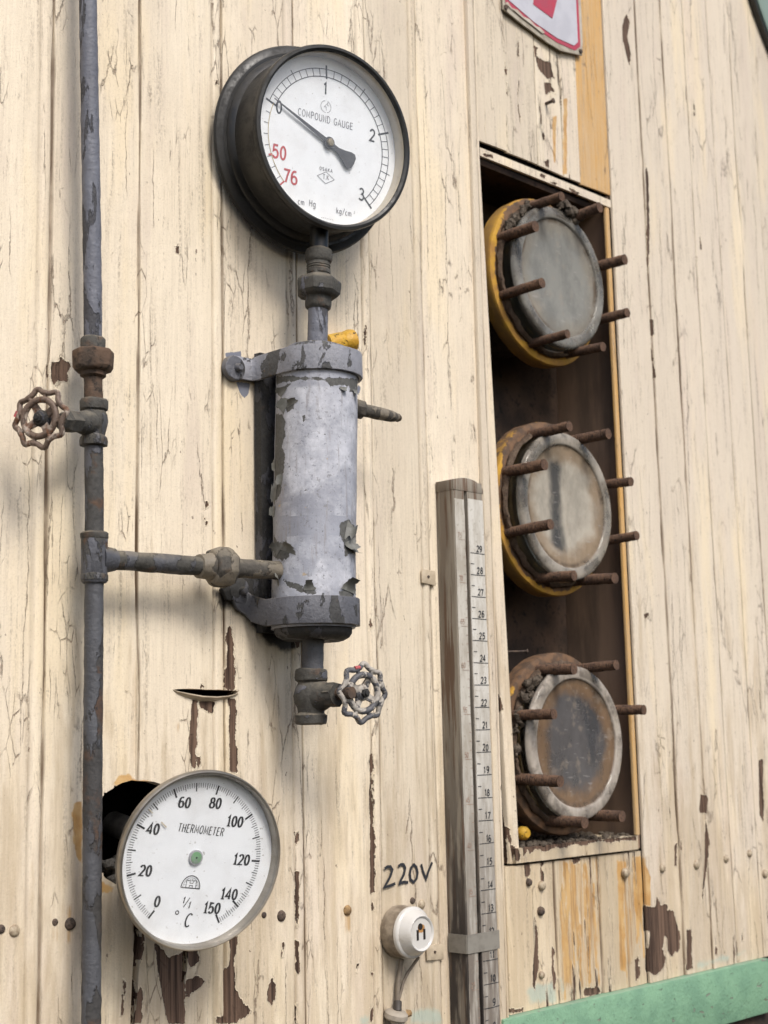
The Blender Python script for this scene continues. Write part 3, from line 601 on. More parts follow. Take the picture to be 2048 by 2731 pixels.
panel('niche_stile', M['trim'], wall, 1.2945, 1.309, -.141, .7160, .0025, [], thick=.007, barecut=True, lean=-.0330, zref=.345 - .16, seed=6, wear=lambda x, z: .12 * (z < .1) + 0 * x)
panel('board_panel', M['trim'], wall, 1.2925, 1.4990, .7365, 1.45, .0035, [(1.3450, 'line', .0008, .002), (1.4080, 'line', .0010, .002), (1.4640, 'line', .0012, .002)], thick=.003, seed=8, wear=lambda x, z: .10 + .25 * ((x > 1.37) & (z < .93)) + 0 * x)
panel('corner_post', M['post'], wall, 1.4990, 1.5615, .7345, 1.45, .0010, [], thick=.003, seed=9)
sid_g = [(1.645, 'line', .0010, .0022), (1.709, 'line', .0007, .0018), (1.771, 'line', .0009, .0020), (1.838, 'line', .0010, .0020), (1.900, 'line', .0009, .002), (1.965, 'line', .0009, .002), (2.03, 'line', .001, .002), (2.095, 'line', .001, .002), (2.16, 'line', .001, .002), (2.225, 'line', .001, .002), (2.29, 'line', .001, .002), (2.355, 'line', .001, .002)]
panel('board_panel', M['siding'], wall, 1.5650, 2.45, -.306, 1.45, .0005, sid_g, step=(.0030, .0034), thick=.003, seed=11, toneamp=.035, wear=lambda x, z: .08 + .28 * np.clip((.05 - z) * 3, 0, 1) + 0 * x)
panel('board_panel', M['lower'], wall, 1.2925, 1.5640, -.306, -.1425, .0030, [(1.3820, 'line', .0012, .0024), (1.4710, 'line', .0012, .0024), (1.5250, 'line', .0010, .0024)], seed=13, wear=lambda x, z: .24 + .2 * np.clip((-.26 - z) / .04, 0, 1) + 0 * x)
panel('niche_lintel', M['trim'], wall, 1.2920, 1.5600, .7160, .7265, .0015, [], step=(.0025, .0012), thick=.004, seed=14, wear=lambda x, z: .28 + 0 * x, round_edges=False)
panel('niche_stile', M['post'], wall, 1.5490, 1.5575, -.1225, .7155, .0005, [], step=(.0012, .003), thick=.003, seed=15, wear=lambda x, z: .15 + .2 * (z < .2))
panel('niche_sill', M['lower'], wall, 1.3085, 1.5520, -.1405, -.1235, -.0020, [], step=(.0025, .0012), thick=.10, seed=16, wear=lambda x, z: .12 + 0 * z, round_edges=False)
# recess interior: back, right, top, bottom and left boards
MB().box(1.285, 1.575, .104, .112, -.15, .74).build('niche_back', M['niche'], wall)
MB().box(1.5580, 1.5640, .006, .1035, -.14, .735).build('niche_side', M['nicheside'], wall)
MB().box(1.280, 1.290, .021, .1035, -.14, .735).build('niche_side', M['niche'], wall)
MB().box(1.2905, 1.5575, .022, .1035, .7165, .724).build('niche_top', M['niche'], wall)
# added near-black box that keeps light out of the hollow behind the boards
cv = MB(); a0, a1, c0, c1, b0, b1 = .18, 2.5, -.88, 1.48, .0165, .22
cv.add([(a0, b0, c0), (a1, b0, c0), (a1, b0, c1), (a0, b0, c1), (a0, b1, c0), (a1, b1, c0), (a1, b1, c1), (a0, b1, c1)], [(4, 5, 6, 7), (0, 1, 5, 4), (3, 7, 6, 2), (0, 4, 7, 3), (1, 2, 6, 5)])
cv.build('light_block_box', M['light_block'], wall)
rng2 = random.Random(3); db = MB()
for k in range(260):
    x = rng2.uniform(1.325, 1.553); y = rng2.uniform(.001, .09); r = rng2.uniform(.001, .0034)
    db.ball((x, y, -.1235 + r * .3), (r * 1.5, r * 1.3, r), 7, 5)
dbo = db.build('debris', M['dirt'], wall, jitter=.0007, jscale=300); dbo['kind'] = 'stuff'
# green painted rail along the bottom
rl = MB().box(1.2700, 1.8370, -.0075, .02, -.378, -.3065).build('green_rail', M['green'], wall, bevel=.0018, jitter=.0003, jscale=40)
MB().box(1.2850, 2.45, .004, .03, -.85, -.3795).build('bottom_board', M['niche'], wall)
lp = [un(*rV(x, y)) for x, y in [(22,568),(50,585),(110,604),(200,622),(290,624),(380,612),(440,592)]]
lm = MB(); v = []
for i, p in enumerate(lp):
    k = sin(pi * i / (len(lp) - 1)); v += [(p[0], .001, p[2] + .0006), (p[0], -.0005 - .0045 * k, p[2] + .0022 * k), (p[0], -.0005 - .0045 * k, p[2] + .0010 * k), (p[0], .001, p[2] - .0026 * k - .0003)]
lm.add(v, [(4 * i + a, 4 * i + (a + 1) % 4, 4 * i + 4 + (a + 1) % 4, 4 * i + 4 + a) for i in range(len(lp) - 1) for a in range(4)]).build('slot_lip', M['cliptin'], wall)
ins = MB(); ri = random.Random(9)
for k in range(110):
    x = .742 + ri.random() * .07; r = ri.uniform(.002, .006); ins.ball((x, .02 + ri.random() * .05, -.120 + ri.random() * .016 + abs(x - .785) * .10), (r * 1.3, r, r), 7, 5)
M['lining'] = mat_rust('grey_lining', (0.085, 0.08, 0.072), (0.05, 0.046, 0.042), (0.03, 0.026, 0.022), 200)
io = ins.build('hole_lining', M['lining'], wall, jitter=.002, jscale=260); io['kind'] = 'stuff'
# bolts, nails and small holes
def head(px, py, r, mt, nm='bolt_head', flat=.55):
    p = un(px, py); q = MB()
    q.lathe([(1e-7, r * flat), (r * .5, r * flat * .92), (r * .85, r * flat * .55), (r, 0), (r, -.003)], 18, Matrix.Translation(p) @ WALLROT.to_4x4())
    return q.build(nm, mt, wall, jitter=r * .08, jscale=400)
for px, py, r, mt in [(38, 2482, .0052, 'boltp'), (187, 2464, .0055, 'boltr'), (750, 2443, .0055, 'boltr'), (1124, 2412, .0052, 'boltp'), (1447, 2362, .0055, 'boltp'), (1444, 2430, .0052, 'boltr'), (1412, 2353, .0042, 'boltr'),
                      (1767, 2315, .0055, 'boltp'), (1857, 2306, .0062, 'boltp'), (1936, 2290, .0055, 'boltp'), (1999, 2276, .0055, 'boltp'), (2040, 2330, .006, 'boltp'), (1670, 2328, .006, 'boltp'), (926, 2428, .0055, 'bolto'), (704, 2440, .003, 'boltr'),
                      (1265, 169, .0045, 'boltp'), (1100, 2402, .0036, 'boltr'), (1446, 2600, .0042, 'boltp'), (147, 2459, .0030, 'boltr'), (2, 2478, .0040, 'boltr')]:
    head(px, py, r, M[mt])
def nail(p0, d, L, r, hr):
    d = Vector(d).normalized(); q = MB().tube([p0, Vector(p0) + d * L], r, 10)
    q.lathe([(hr, 0), (hr, .0015), (hr * .6, .002)], 12, TR(Vector(p0) + d * L, d)); return q.build('nail', M['boltr'], wall)
nail(un(*rT(440, 570)) + np.array([0, .004, 0]), (.1, -1, .05), .012, .0022, .0036)
nail((1.3125, .015, .0985 + .005), (.75, -.55, .02), .032, .0013, .0026)

# ------------------------------------------------------------------ stroke lettering
def arc(cx, cy, rx, ry, a0, a1, n=14): return [(cx + rx * cos(radians(a0 + (a1 - a0) * i / n)), cy + ry * sin(radians(a0 + (a1 - a0) * i / n))) for i in range(n + 1)]
GL = {
 '0': (.6, [arc(.3, .5, .24, .5, 90, 450, 24)]), '1': (.42, [[(.06, .80), (.24, 1), (.24, 0)]]),
 '2': (.6, [arc(.3, .72, .24, .28, 165, -35, 14) + [(.05, 0), (.57, 0)]]), '3': (.6, [arc(.28, .76, .22, .24, 150, -80, 12) + arc(.28, .27, .26, .27, 80, -150, 14)]),
 '4': (.62, [[(.44, 0), (.44, 1), (.02, .28), (.60, .28)]]), '5': (.6, [[(.53, 1), (.13, 1), (.08, .54)] + arc(.28, .32, .26, .32, 125, -150, 16)]),
 '6': (.6, [arc(.34, .52, .29, .48, 62, 180, 10) + arc(.3, .3, .25, .30, 180, 540, 22)]), '7': (.58, [[(.03, 1), (.55, 1), (.38, .55), (.24, 0)]]),
 '8': (.6, [arc(.3, .76, .20, .24, 270, 630, 20), arc(.3, .27, .26, .27, 90, 450, 20)]), '9': (.6, [arc(.26, .48, .29, .48, 242, 360, 10) + arc(.3, .70, .25, .30, 0, 360, 22)]),
 'A': (.66, [[(.02, 0), (.32, 1), (.62, 0)], [(.12, .33), (.52, .33)]]), 'C': (.62, [arc(.34, .5, .29, .5, 50, 310, 18)]), 'D': (.62, [[(.08, 0), (.08, 1), (.28, 1)] + arc(.26, .5, .30, .5, 90, -90, 14) + [(.08, 0)]]),
 'E': (.54, [[(.52, 1), (.08, 1), (.08, 0), (.53, 0)], [(.08, .53), (.44, .53)]]), 'G': (.66, [arc(.34, .5, .29, .5, 50, 330, 18) + [(.60, .46), (.38, .46)]]), 'H': (.64, [[(.08, 0), (.08, 1)], [(.56, 0), (.56, 1)], [(.08, .52), (.56, .52)]]),
 'K': (.60, [[(.08, 0), (.08, 1)], [(.54, 1), (.10, .42)], [(.24, .58), (.57, 0)]]), 'M': (.76, [[(.07, 0), (.09, 1), (.38, .2), (.67, 1), (.69, 0)]]), 'N': (.64, [[(.08, 0), (.08, 1), (.56, 0), (.56, 1)]]),
 'O': (.66, [arc(.33, .5, .28, .5, 90, 450, 24)]), 'P': (.58, [[(.08, 0), (.08, 1), (.30, 1)] + arc(.30, .75, .23, .25, 90, -90, 10) + [(.08, .5)]]), 'R': (.60, [[(.08, 0), (.08, 1), (.30, 1)] + arc(.30, .76, .23, .24, 90, -90, 10) + [(.08, .52)], [(.30, .52), (.57, 0)]]),
 'S': (.58, [arc(.29, .75, .22, .25, 40, 270, 12) + arc(.29, .25, .24, .25, 90, -140, 12)]), 'T': (.58, [[(.02, 1), (.56, 1)], [(.29, 1), (.29, 0)]]), 'U': (.62, [[(.07, 1), (.07, .3)] + arc(.31, .28, .24, .28, 180, 360, 12) + [(.55, 1)]]),
 'V': (.64, [[(.03, 1), (.30, 0), (.60, 1)]]), 'c': (.5, [arc(.27, .33, .21, .33, 50, 310, 12)]), 'm': (.78, [[(.07, 0), (.07, .65)], arc(.23, .45, .16, .2, 180, 0, 8) + [(.39, 0)], arc(.55, .45, .16, .2, 180, 0, 8) + [(.71, 0)]]),
 'g': (.56, [arc(.26, .34, .2, .31, 0, 360, 16), [(.47, .65), (.47, 0)] + arc(.26, -.05, .21, .22, 0, -150, 8)]), 'k': (.52, [[(.08, 0), (.08, 1)], [(.44, .65), (.1, .28)], [(.22, .4), (.48, 0)]]), '/': (.5, [[(.02, -.12), (.48, 1.1)]]), '.': (.22, [[(.09, 0), (.09, .1)]]), ' ': (.4, []),
}
def stroke(mb, pts, w, z, thin=1.0):
    P = [Vector(p) for p in pts]; L = []; n = len(P); clo = (P[0] - P[-1]).length < 1e-5
    def hw(t): return w * .5 * (thin + (1 - thin) * abs(t.y) ** 1.3)
    out = []
    for i in range(n):
        if clo: a = P[(i - 1) % (n - 1)]; b = P[(i + 1) % (n - 1)] if i < n - 1 else P[1]
        else: a = P[max(i - 1, 0)]; b = P[min(i + 1, n - 1)]
        t1 = (P[i] - a); t2 = (b - P[i]); t1 = t1.normalized() if t1.length > 1e-9 else t2.normalized(); t2 = t2.normalized() if t2.length > 1e-9 else t1
        t = (t1 + t2); t = t.normalized() if t.length > 1e-6 else t1; nn = Vector((-t.y, t.x)); k = max(.45, nn.dot(Vector((-t1.y, t1.x)))); h = hw(t1 if thin < 1 and not abs(t1.y) < abs(t2.y) else t2) / k
        out += [(P[i].x + nn.x * h, P[i].y + nn.y * h, z), (P[i].x - nn.x * h, P[i].y - nn.y * h, z)]
    mb.add(out, [(2 * i, 2 * i + 1, 2 * i + 3, 2 * i + 2) for i in range(n - 1)])
_zc = [0]
def text(mb, s, h, x, y, z, w=.12, cond=1.0, slant=0.0, rot=0.0, gap=.16, thin=1.0, align='c', wob=0.0, serif=False):
    W = sum(GL[c][0] + gap for c in s) - gap; cx = -W / 2 if align == 'c' else 0; R = Matrix.Rotation(radians(rot), 2)
    for c in s:
        gw, strokes = GL[c]; sv = list(strokes); j = (random.uniform(-wob, wob), random.uniform(-wob, wob), random.uniform(-wob, wob))
        if serif and c == '1': sv.append([(.04, 0), (.44, 0)])
        if serif and c.isalpha():
            for st in strokes:
                for e in (st[0], st[-1]):
                    if e[1] in (0, 1): sv.append([(e[0] - .11, e[1]), (e[0] + .11, e[1])])
        for st in sv:
            pts = []
            for px, py in st:
                px = px + cx + j[0] + slant * py + j[2] * py; py = py + j[1]; q = R @ Vector((px * h * cond, (py - .5) * h)); pts.append((x + q.x, y + q.y))
            _zc[0] = (_zc[0] + 1) % 9; stroke(mb, pts, w * h, z + _zc[0] * 6e-6, thin)
        cx += gw + gap
def tick(mb, a, r0, r1, w, z, cx=0, cy=0):
    c, s_ = cos(radians(a)), sin(radians(a)); mb.add([(cx + r0 * c - s_ * w / 2, cy + r0 * s_ + c * w / 2, z), (cx + r0 * c + s_ * w / 2, cy + r0 * s_ - c * w / 2, z), (cx + r1 * c + s_ * w / 2, cy + r1 * s_ - c * w / 2, z), (cx + r1 * c - s_ * w / 2, cy + r1 * s_ + c * w / 2, z)], [(0, 1, 2, 3)])
def arcband(mb, a0, a1, r, w, z, n=60):
    v = []; 
    for i in range(n + 1):
        a = radians(a0 + (a1 - a0) * i / n); v += [((r - w / 2) * cos(a), (r - w / 2) * sin(a), z), ((r + w / 2) * cos(a), (r + w / 2) * sin(a), z)]
    mb.add(v, [(2 * i, 2 * i + 1, 2 * i + 3, 2 * i + 2) for i in range(n)])

# ------------------------------------------------------------------ compound pressure gauge
HUBZ = .046
_R = frame_rot(-9, -6); _n = _R.col[2]
_hub = Vector(ud(711.5, 308.5, .071)); S = .983
gauge = thing('pressure_gauge', 'big round black compound pressure gauge with a white dial, on the wall above the drum', 'gauge', _hub - _n * HUBZ, _R)
DZ = .0432; OX, OY = -.0020, .0012
TG = Matrix.Translation((OX, OY, 0))
MB().lathe([(1e-7, 0), (.1070, 0), (.1100, .001), (.1107, .0035), (.1090, .006), (.1030, .0072), (.1015, .0085), (.0985, .0085), (.0975, .0115), (.0925, .0150), (.0917, .02), (.0917, .0525)], 96, TG, caps=False).build('case', M['gauge'], gauge)
MB().lathe([(.0917, .0525), (.0945, .0532), (.0955, .055), (.0955, .0595), (.0945, .0615), (.0915, .0620), (.0893, .0605), (.0888, .057)], 96, TG, caps=False).build('bezel', M['gauge'], gauge)
ir = MB()
ir.lathe([(.0884, DZ + .0002), (.0888, .0580), (.0889, .0581), (.0891, .0575), (.0891, DZ), (.0884, DZ + .0002)], 96, TG)
ir.f = [q for q in ir.f if len(q) == 4]; ir.build('inner_ring', M['innerring'], gauge)
MB().lathe([(1e-7, DZ - .001), (.0884, DZ - .001), (.0884, DZ), (1e-7, DZ)], 96, TG).build('dial', M['dial'], gauge)
A4 = [159.3, 94.4, 20.9, -44.5]
def ang(v): i = min(2, int(v)); return A4[i] + (A4[i + 1] - A4[i]) * (v - i)
mk = MB(); fk = MB(); rk = MB(); ok = MB(); z = DZ + .00025
arcband(mk, 159.3, -44.5, .0705 * S, .0009, z + 5e-5); arcband(mk, 159.3, -44.5, .0788 * S, .0008, z + 5e-5)
for i in range(61):
    v = i / 20; a = ang(v)
    if i % 20 == 0: tick(mk, a, .0685 * S, .0830 * S, .0020, z)
    elif i % 10 == 0: tick(mk, a, .0700 * S, .0830 * S, .0008, z)
    elif i % 1 == 0 and (i % 2 == 0): tick(mk, a, .0705 * S, .0788 * S, .0007, z)
mk.add([], [])
arcband(ok, 159.3, 225, .0735 * S, .0008, z + 5e-5)
for k in range(8):
    a = 159.3 + (225.1 - 159.3) * k / 7.6
    if k: tick(fk, a, .0735 * S, .0790 * S, .0008, z)
tick(rk, 201.6, .0722 * S, .0770 * S, .0022, z); tick(rk, 225.1, .0728 * S, .0800 * S, .0018, z)
for s_, x, y in (('0', -.0618, .0240), ('1', -.0061, .0577), ('2', .0563, .0218), ('3', .0455, -.0453)): text(mk, s_, .0122, x * S, y * S, z, .155, .92)
text(rk, '50', .0130, -.0590 * S, -.0229 * S, z, .17, .9); text(rk, '76', .0130, -.0444 * S, -.0457 * S, z, .17, .95)
text(fk, 'COMPOUND GAUGE', .0070, -.0042 * S, .0252 * S, z, .115, .90, gap=.16); text(fk, 'OSAKA', .0034, -.0010 * S, -.0285 * S, z, .2, 1.1, gap=.28); text(fk, 'T.K', .0046, -.0008 * S, -.0366 * S, z, .16, .9)
text(fk, 'cm', .0060, -.0300 * S, -.0690 * S, z, .13, .9); text(fk, 'Hg', .0066, -.0160 * S, -.0680 * S, z, .13, .9); text(fk, 'kg/cm', .0060, .0238 * S, -.0690 * S, z, .13, .9); text(fk, '2', .0024, .0372 * S, -.0668 * S, z, .16, .9)
for i in range(4):
    pts = [(-.0108, 0), (0, .0064), (.0108, 0), (0, -.0064), (-.0108, 0)]; a, b = pts[i], pts[i + 1]
    stroke(fk, [(a[0] * S - .0008, a[1] * S - .0366), (b[0] * S - .0008, b[1] * S - .0366)], .0006, z + i * 6e-6)
stroke(fk, [(-.0045 + .0062 * cos(radians(t)), .0378 + .0062 * sin(radians(t))) for t in range(100, 271, 10)], .0005, z); stroke(fk, [(-.0045 + .0062 * cos(radians(t)), .0378 + .0062 * sin(radians(t))) for t in range(-75, 81, 10)], .0005, z)
stroke(fk, [(-.0040, .0335), (-.0040, .0375), (-.0065, .0375), (-.0025, .0420), (-.0025, .0395), (-.0010, .0395)], .0005, z + 2e-5)
for i in range(7): stroke(fk, [(-.004 + i * .0022, -.0790), (-.003 + i * .0022, -.0790 + .0003 * (i % 3))], .0006, z)
mk.build('markings', M['ink'], gauge); fk.build('markings', M['greyink'], gauge); rk.build('markings', M['redink'], gauge); ok.build('markings', M['ochreink'], gauge)
pa = atan2(.0311, -.0699); pz = HUBZ - .0004
pt = MB(); RZ = Matrix.Rotation(pa, 4, 'Z')
pt.prism([(-.004, -.0022), (.010, -.0022), (.055, -.0009), (.0745, -.0003), (.0745, .0003), (.055, .0009), (.010, .0022), (-.004, .0022)], pz, pz + .0009, RZ)
pt.lathe([(1e-7, pz - .001), (.0062, pz - .001), (.0062, pz + .0012), (1e-7, pz + .0012)], 28)
tl = [(-.004, -.0024), (-.012, -.0028), (-.020, -.0055), (-.027, -.0088), (-.0315, -.0092), (-.0345, -.0062), (-.0352, 0), (-.0345, .0062), (-.0315, .0092), (-.027, .0088), (-.020, .0055), (-.012, .0028), (-.004, .0024)]
pt.prism([(x, y) for x, y in reversed(tl)], pz + .00005, pz + .00085, Matrix.Rotation(pa - radians(2), 4, 'Z'))
po = pt.build('pointer', M['pointer'], gauge)
MB().lathe([(.0042, pz + .0012), (.0042, pz + .0030), (.0034, pz + .0040), (1e-7, pz + .0044)], 24).build('hub', M['brass'], po)
MB().lathe([(1e-7, .0558), (.0886, .0558), (.0886, .0570), (1e-7, .0570)], 64, TG).build('glass', M['pane'], gauge)

# ------------------------------------------------------------------ drum under the gauge, its straps, neck and drain
AX0 = Vector((.9546, -.050, .125)); AXD = Vector((.0387, 0, 1)).normalized()
def axp(z): return AX0 + AXD * ((z - AX0.z) / AXD.z)
DR = .0415
drum = thing('condensate_drum', 'upright lavender grey drum with peeling paint strapped to the wall below the black gauge', 'drum', axp(.125))
def dl(p): return Vector(p) - axp(.125)
# shell with flake mask
nth, nzr = 144, 150; z0, z1 = .112, .386
V = []; 
for j in range(nzr + 1):
    zz = z0 + (z1 - z0) * j / nzr; c = axp(zz)
    for i in range(nth):
        a = 2 * pi * i / nth; nr = DR + .0006 * mn.noise(Vector((cos(a) * 2, sin(a) * 2, zz * 30)))
        V.append((c.x + nr * cos(a), c.y + nr * sin(a), zz))
V = np.array(V)
pxx, pyy = pr(V); front = (V[:, 1] < AX0.y + .022)
def pxf(pl):
    o = np.full(len(V), -20.0)
    for p in pl:
        q = np.array([rC(*t) for t in p]); o = np.maximum(o, sdf(q, pxx, pyy, 60.0) * .37)
    return np.where(front, o, -20.0)
DB = pxf([[(490,830),(560,850),(580,900),(580,980),(560,1080),(585,1150),(575,1260),(550,1300),(555,1390),(520,1480),(480,1460),(480,1330),(480,1290),(480,1150),(500,1050),(480,950)], [(530,690),(560,640),(620,610),(650,590),(570,680),(545,705)],
  [(500,560),(1110,580),(1130,680),(1060,680),(1050,640),(1000,625),(920,635),(860,600),(750,590),(640,600),(500,620)], [(990,1640),(1050,1620),(1110,1690),(1120,1880),(1060,1870),(1020,1900),(1010,1800),(985,1720)],
  [(480,1700),(530,1790),(620,1790),(610,1900),(560,1920),(480,1890)], [(560,2060),(800,2130),(810,2165),(700,2160),(600,2110)], [(980,2150),(1100,2095),(1080,2200),(980,2200)], [(705,860),(725,845),(735,880),(720,900)], [(575,770),(660,740),(640,800),(600,830)]])
DC = pxf([[(500,640),(1100,640),(1100,1050),(1050,1150),(960,1290),(830,1350),(780,1430),(620,1420),(600,1200),(590,900)], [(840,1900),(1050,1900),(1080,2080),(900,2150),(760,2050)], [(480,1930),(600,1930),(610,2020),(500,2020)]])
me = bpy.data.meshes.new('shell'); F = [(j * nth + i, j * nth + (i + 1) % nth, (j + 1) * nth + (i + 1) % nth, (j + 1) * nth + i) for j in range(nzr) for i in range(nth)]
me.from_pydata([tuple(dl(p)) for p in V], [], F + [tuple(range(nth - 1, -1, -1)), tuple(nzr * nth + i for i in range(nth))]); me.materials.append(M['drum'])
for p in me.polygons: p.use_smooth = len(p.vertices) == 4
for nm, a in (('bare', DB), ('chalk', DC)): me.attributes.new(nm, 'FLOAT', 'POINT').data.foreach_set('value', a.astype(np.float32))
sh = bpy.data.objects.new('shell', me); COL.objects.link(sh); sh.parent = drum
# curled flakes of paint
rf = random.Random(5)
def curl(px, py, sx, sz, bend, tw, out=.0006):
    d = RC.T @ np.array([(px - CX) / FPX, (py - CY) / FPX, 1.0]); best = None
    for t in np.arange(1.3, 1.6, .0005):
        p = CAM + d * t; c = axp(p[2])
        if hypot(p[0] - c.x, p[1] - c.y) <= DR + out: best = p; break
    if best is None: return
    c = axp(best[2]); nn = Vector((best[0] - c.x, best[1] - c.y, 0)).normalized(); tt = Vector((-nn.y, nn.x, 0)); up = Vector((0, 0, 1))
    R2 = Matrix.Rotation(tw, 3, nn); tt = R2 @ tt; up = R2 @ up; v = []; nu, nv = 7, 5; fl = MB()
    for j in range(nv + 1):
        for i in range(nu + 1):
            u = i / nu; q = (j / nv - .5) * sz * (1 - .5 * u + .25 * rf.uniform(-1, 1)); th = bend * u
            v.append(dl(Vector(best) + tt * (sx * sin(th) / max(bend, .1)) + nn * (sx * (1 - cos(th)) / max(bend, .1)) + up * q))
    fl.add(v, [(j * (nu + 1) + i, j * (nu + 1) + i + 1, (j + 1) * (nu + 1) + i + 1, (j + 1) * (nu + 1) + i) for j in range(nv) for i in range(nu)])
    fl.build('paint_flake', M['flake'], drum)
for a in [(*rC(590,790), .012, .016, 1.8, 2.6), (*rC(640,770), .009, .014, 1.9, 1.9), (*rC(1030,1690), .013, .018, 2.0, -.3), (*rC(1060,1770), .013, .020, 1.4, -1.2), (*rC(1090,1820), .011, .016, 1.7, -1.5), (*rC(540,1850), .012, .016, 1.5, 2.2), (*rC(600,1860), .012, .02, 1.2, 1.2),
          (*rC(515,1420), .007, .026, 1.1, 2.8), (*rC(505,1215), .005, .014, 1.0, 3.3), (*rC(520,2075), .016, .012, 1.2, .4), (*rC(760,2140), .012, .012, 1.2, 1.6), (*rC(1050,2150), .016, .022, 1.3, 1.4), (*rC(570,690), .010, .012, 1.8, 2.2),
          (*rC(1095,660), .009, .012, 1.5, -1.4), (*rC(560,1330), .007, .012, 1.6, 2.9), (*rC(505,1560), .007, .012, 1.6, 2.9), (*rC(1010,640), .007, .01, 1.4, -1.5)]: curl(*a)
# caps
ct = MB().lathe([(1e-7, .006), (.030, .006), (.0335, .004), (.0345, 0), (.0345, -.008)], 48, TR(dl(axp(.392)), AXD)).build('top_cap', M['captop'], drum, jitter=.0007, jscale=90)
MB().lathe([(1e-7, -.007), (.030, -.007), (.036, -.004), (.0385, 0), (.0385, .006), (.034, .008)], 48, TR(dl(axp(.108)), AXD)).build('bottom_cap', M['capiron'], drum, jitter=.0012, jscale=80)
# straps: ear bolted to the boards, band around the front
def strap(zc, hgt, ear, mt, mte, tilt=0.0, thick=.0042, bolt='strapdark', earlen=1.0):
    c = axp(zc); R0 = DR + .0004; R1 = R0 + thick; st = MB(); path = []
    ex, ez = ear
    path.append((ex - .013, -.004)); path.append((ex - .006, -.0045)); path.append((c.x - R1 - .003, -.0045)); path.append((c.x - R1 + .001, -.010)); path.append((c.x - R1 + .0015, -.030))
    for a in np.linspace(182, 372, 38): path.append((c.x + (R0 + thick / 2) * cos(radians(a)), c.y + (R0 + thick / 2) * sin(radians(a))))
    path.append((c.x + R1 * 1.0, -.020)); path.append((c.x + R1 + .003, -.006))
    n = len(path); v = []
    for i, (x, y) in enumerate(path):
        a = Vector(path[max(i - 1, 0)]); b = Vector(path[min(i + 1, n - 1)]); t = (b - a).normalized(); nn = Vector((t.y, -t.x)) * (thick / 2)
        e = min(1, i / 4); zo = ez * (1 - e) + zc * e + tilt * (x - c.x); hh = hgt / 2 * (.92 if i < 3 else 1)
        if i == 0: hh *= .55
        for sx, sz in ((1, 1), (-1, 1), (-1, -1), (1, -1)): v.append(dl((x + nn.x * sx, y + nn.y * sx, zo + hh * sz)))
    f = [(4 * i + k, 4 * i + (k + 1) % 4, 4 * i + 4 + (k + 1) % 4, 4 * i + 4 + k) for i in range(n - 1) for k in range(4)] + [(3, 2, 1, 0), tuple(4 * (n - 1) + k for k in range(4))]
    st.add(v, f); so_ = st.build('strap', mt, drum, smooth=40, bevel=.0008, jitter=.0006, jscale=90)
    ep = MB().lathe([(1e-7, .0071), (.0118, .0071), (.0126, .0064), (.0128, 0)], 28, Matrix.Translation(dl((ex - .003, 0, ez))) @ WALLROT.to_4x4()).build('ear', mte, so_, jitter=.0006, jscale=120)
    MB().lathe([(1e-7, .0135), (.0030, .013), (.0040, .011), (.0045, .007)], 16, Matrix.Translation(dl((ex - .001, 0, ez))) @ WALLROT.to_4x4()).build('bolt', M[bolt], so_)
    return so_
e1 = ud(510, 795, .006); e2 = ud(520, 1277, .006)
strap(.3785, .0250, (e1[0] + .002, e1[2]), M['strap'], M['strapdark'])
M['strap2'] = mat_flaky('dim_strap_paint', (0.125, 0.128, 0.145), (0.09, 0.092, 0.105), (0.06, 0.06, 0.06), (0.08, 0.06, 0.045), .44, 47, .1, .35)
strap(.1275, .0265, (e2[0] + .002, e2[2]), M['strap2'], M['strapdark'], 0.0)
gs = [un(533 + .4825 * x, 800 + .4825 * y) for x, y in [(105,1600),(125,1560),(170,1540),(290,1528),(400,1555),(470,1600),(470,1760),(400,1740),(330,1700),(230,1668),(130,1662)]]
MB().prism([(p[0] - axp(.125).x, p[2] - .125) for p in gs][::-1], 0, .0056, Matrix(((1, 0, 0, 0), (0, 0, -1, .0498), (0, 1, 0, 0), (0, 0, 0, 1)))).build('bracket_plate', M['capiron'], drum, bevel=.001, jitter=.0009, jscale=70)
MB().box(-.033, .033, .0385, .0475, -.015, .270, Matrix.Identity(4)).build('back_plate', M['capiron'], drum, jitter=.001, jscale=60)
MB().lathe([(1e-7, .006), (.012, .006), (.014, 0)], 20, Matrix.Translation(dl((1.017, 0, .1420))) @ WALLROT.to_4x4()).build('ear', M['strapdark'], drum)
# neck: pipe, collars and hexagon union up to the gauge
nk = MB().tube([dl(axp(.400)), dl(axp(.448))], .0103, 28, .004).build('neck_pipe', M['pipe_up'], drum, jitter=.0005, jscale=120)
def ringpart(nm, zc, prof, mt, seg=32, parent=drum, jit=.0006, a0=0.0):
    return MB().lathe(prof, seg, TR(dl(axp(zc)), AXD), a0).build(nm, mt, parent, jitter=jit, jscale=110)
ringpart('collar', .4430, [(.0105, -.003), (.0128, -.001), (.0135, .002), (.0135, .010), (.0122, .013), (.012, .016)], M['fit'])
hx = MB(); hz = 7
hx.lathe([(.013, 0), (.0205, .0015), (.0232, .005), (.0238, .012), (.0232, .017), (.0190, .021), (.0130, .0235), (.0125, .030)], 7, TR(dl(axp(.4585 - .006)), AXD), .4)
hx.build('hex_union', M['fit'], drum, smooth=25, bevel=.0012, jitter=.0009, jscale=90)
ringpart('thread', .4820, [(.0124, -.004), (.0126, 0), (.0120, .0008), (.0127, .0022), (.0120, .0034), (.0127, .0046), (.0120, .006), (.0122, .011)], M['fit'])
ringpart('collar', .4950, [(.0110, -.006), (.0132, -.004), (.0140, -.001), (.0140, .007), (.0130, .009), (.0105, .0105)], M['fit'])
MB().tube([dl(axp(.500)), dl(axp(.548))], .0098, 24).build('neck_pipe', M['gauge'], drum)
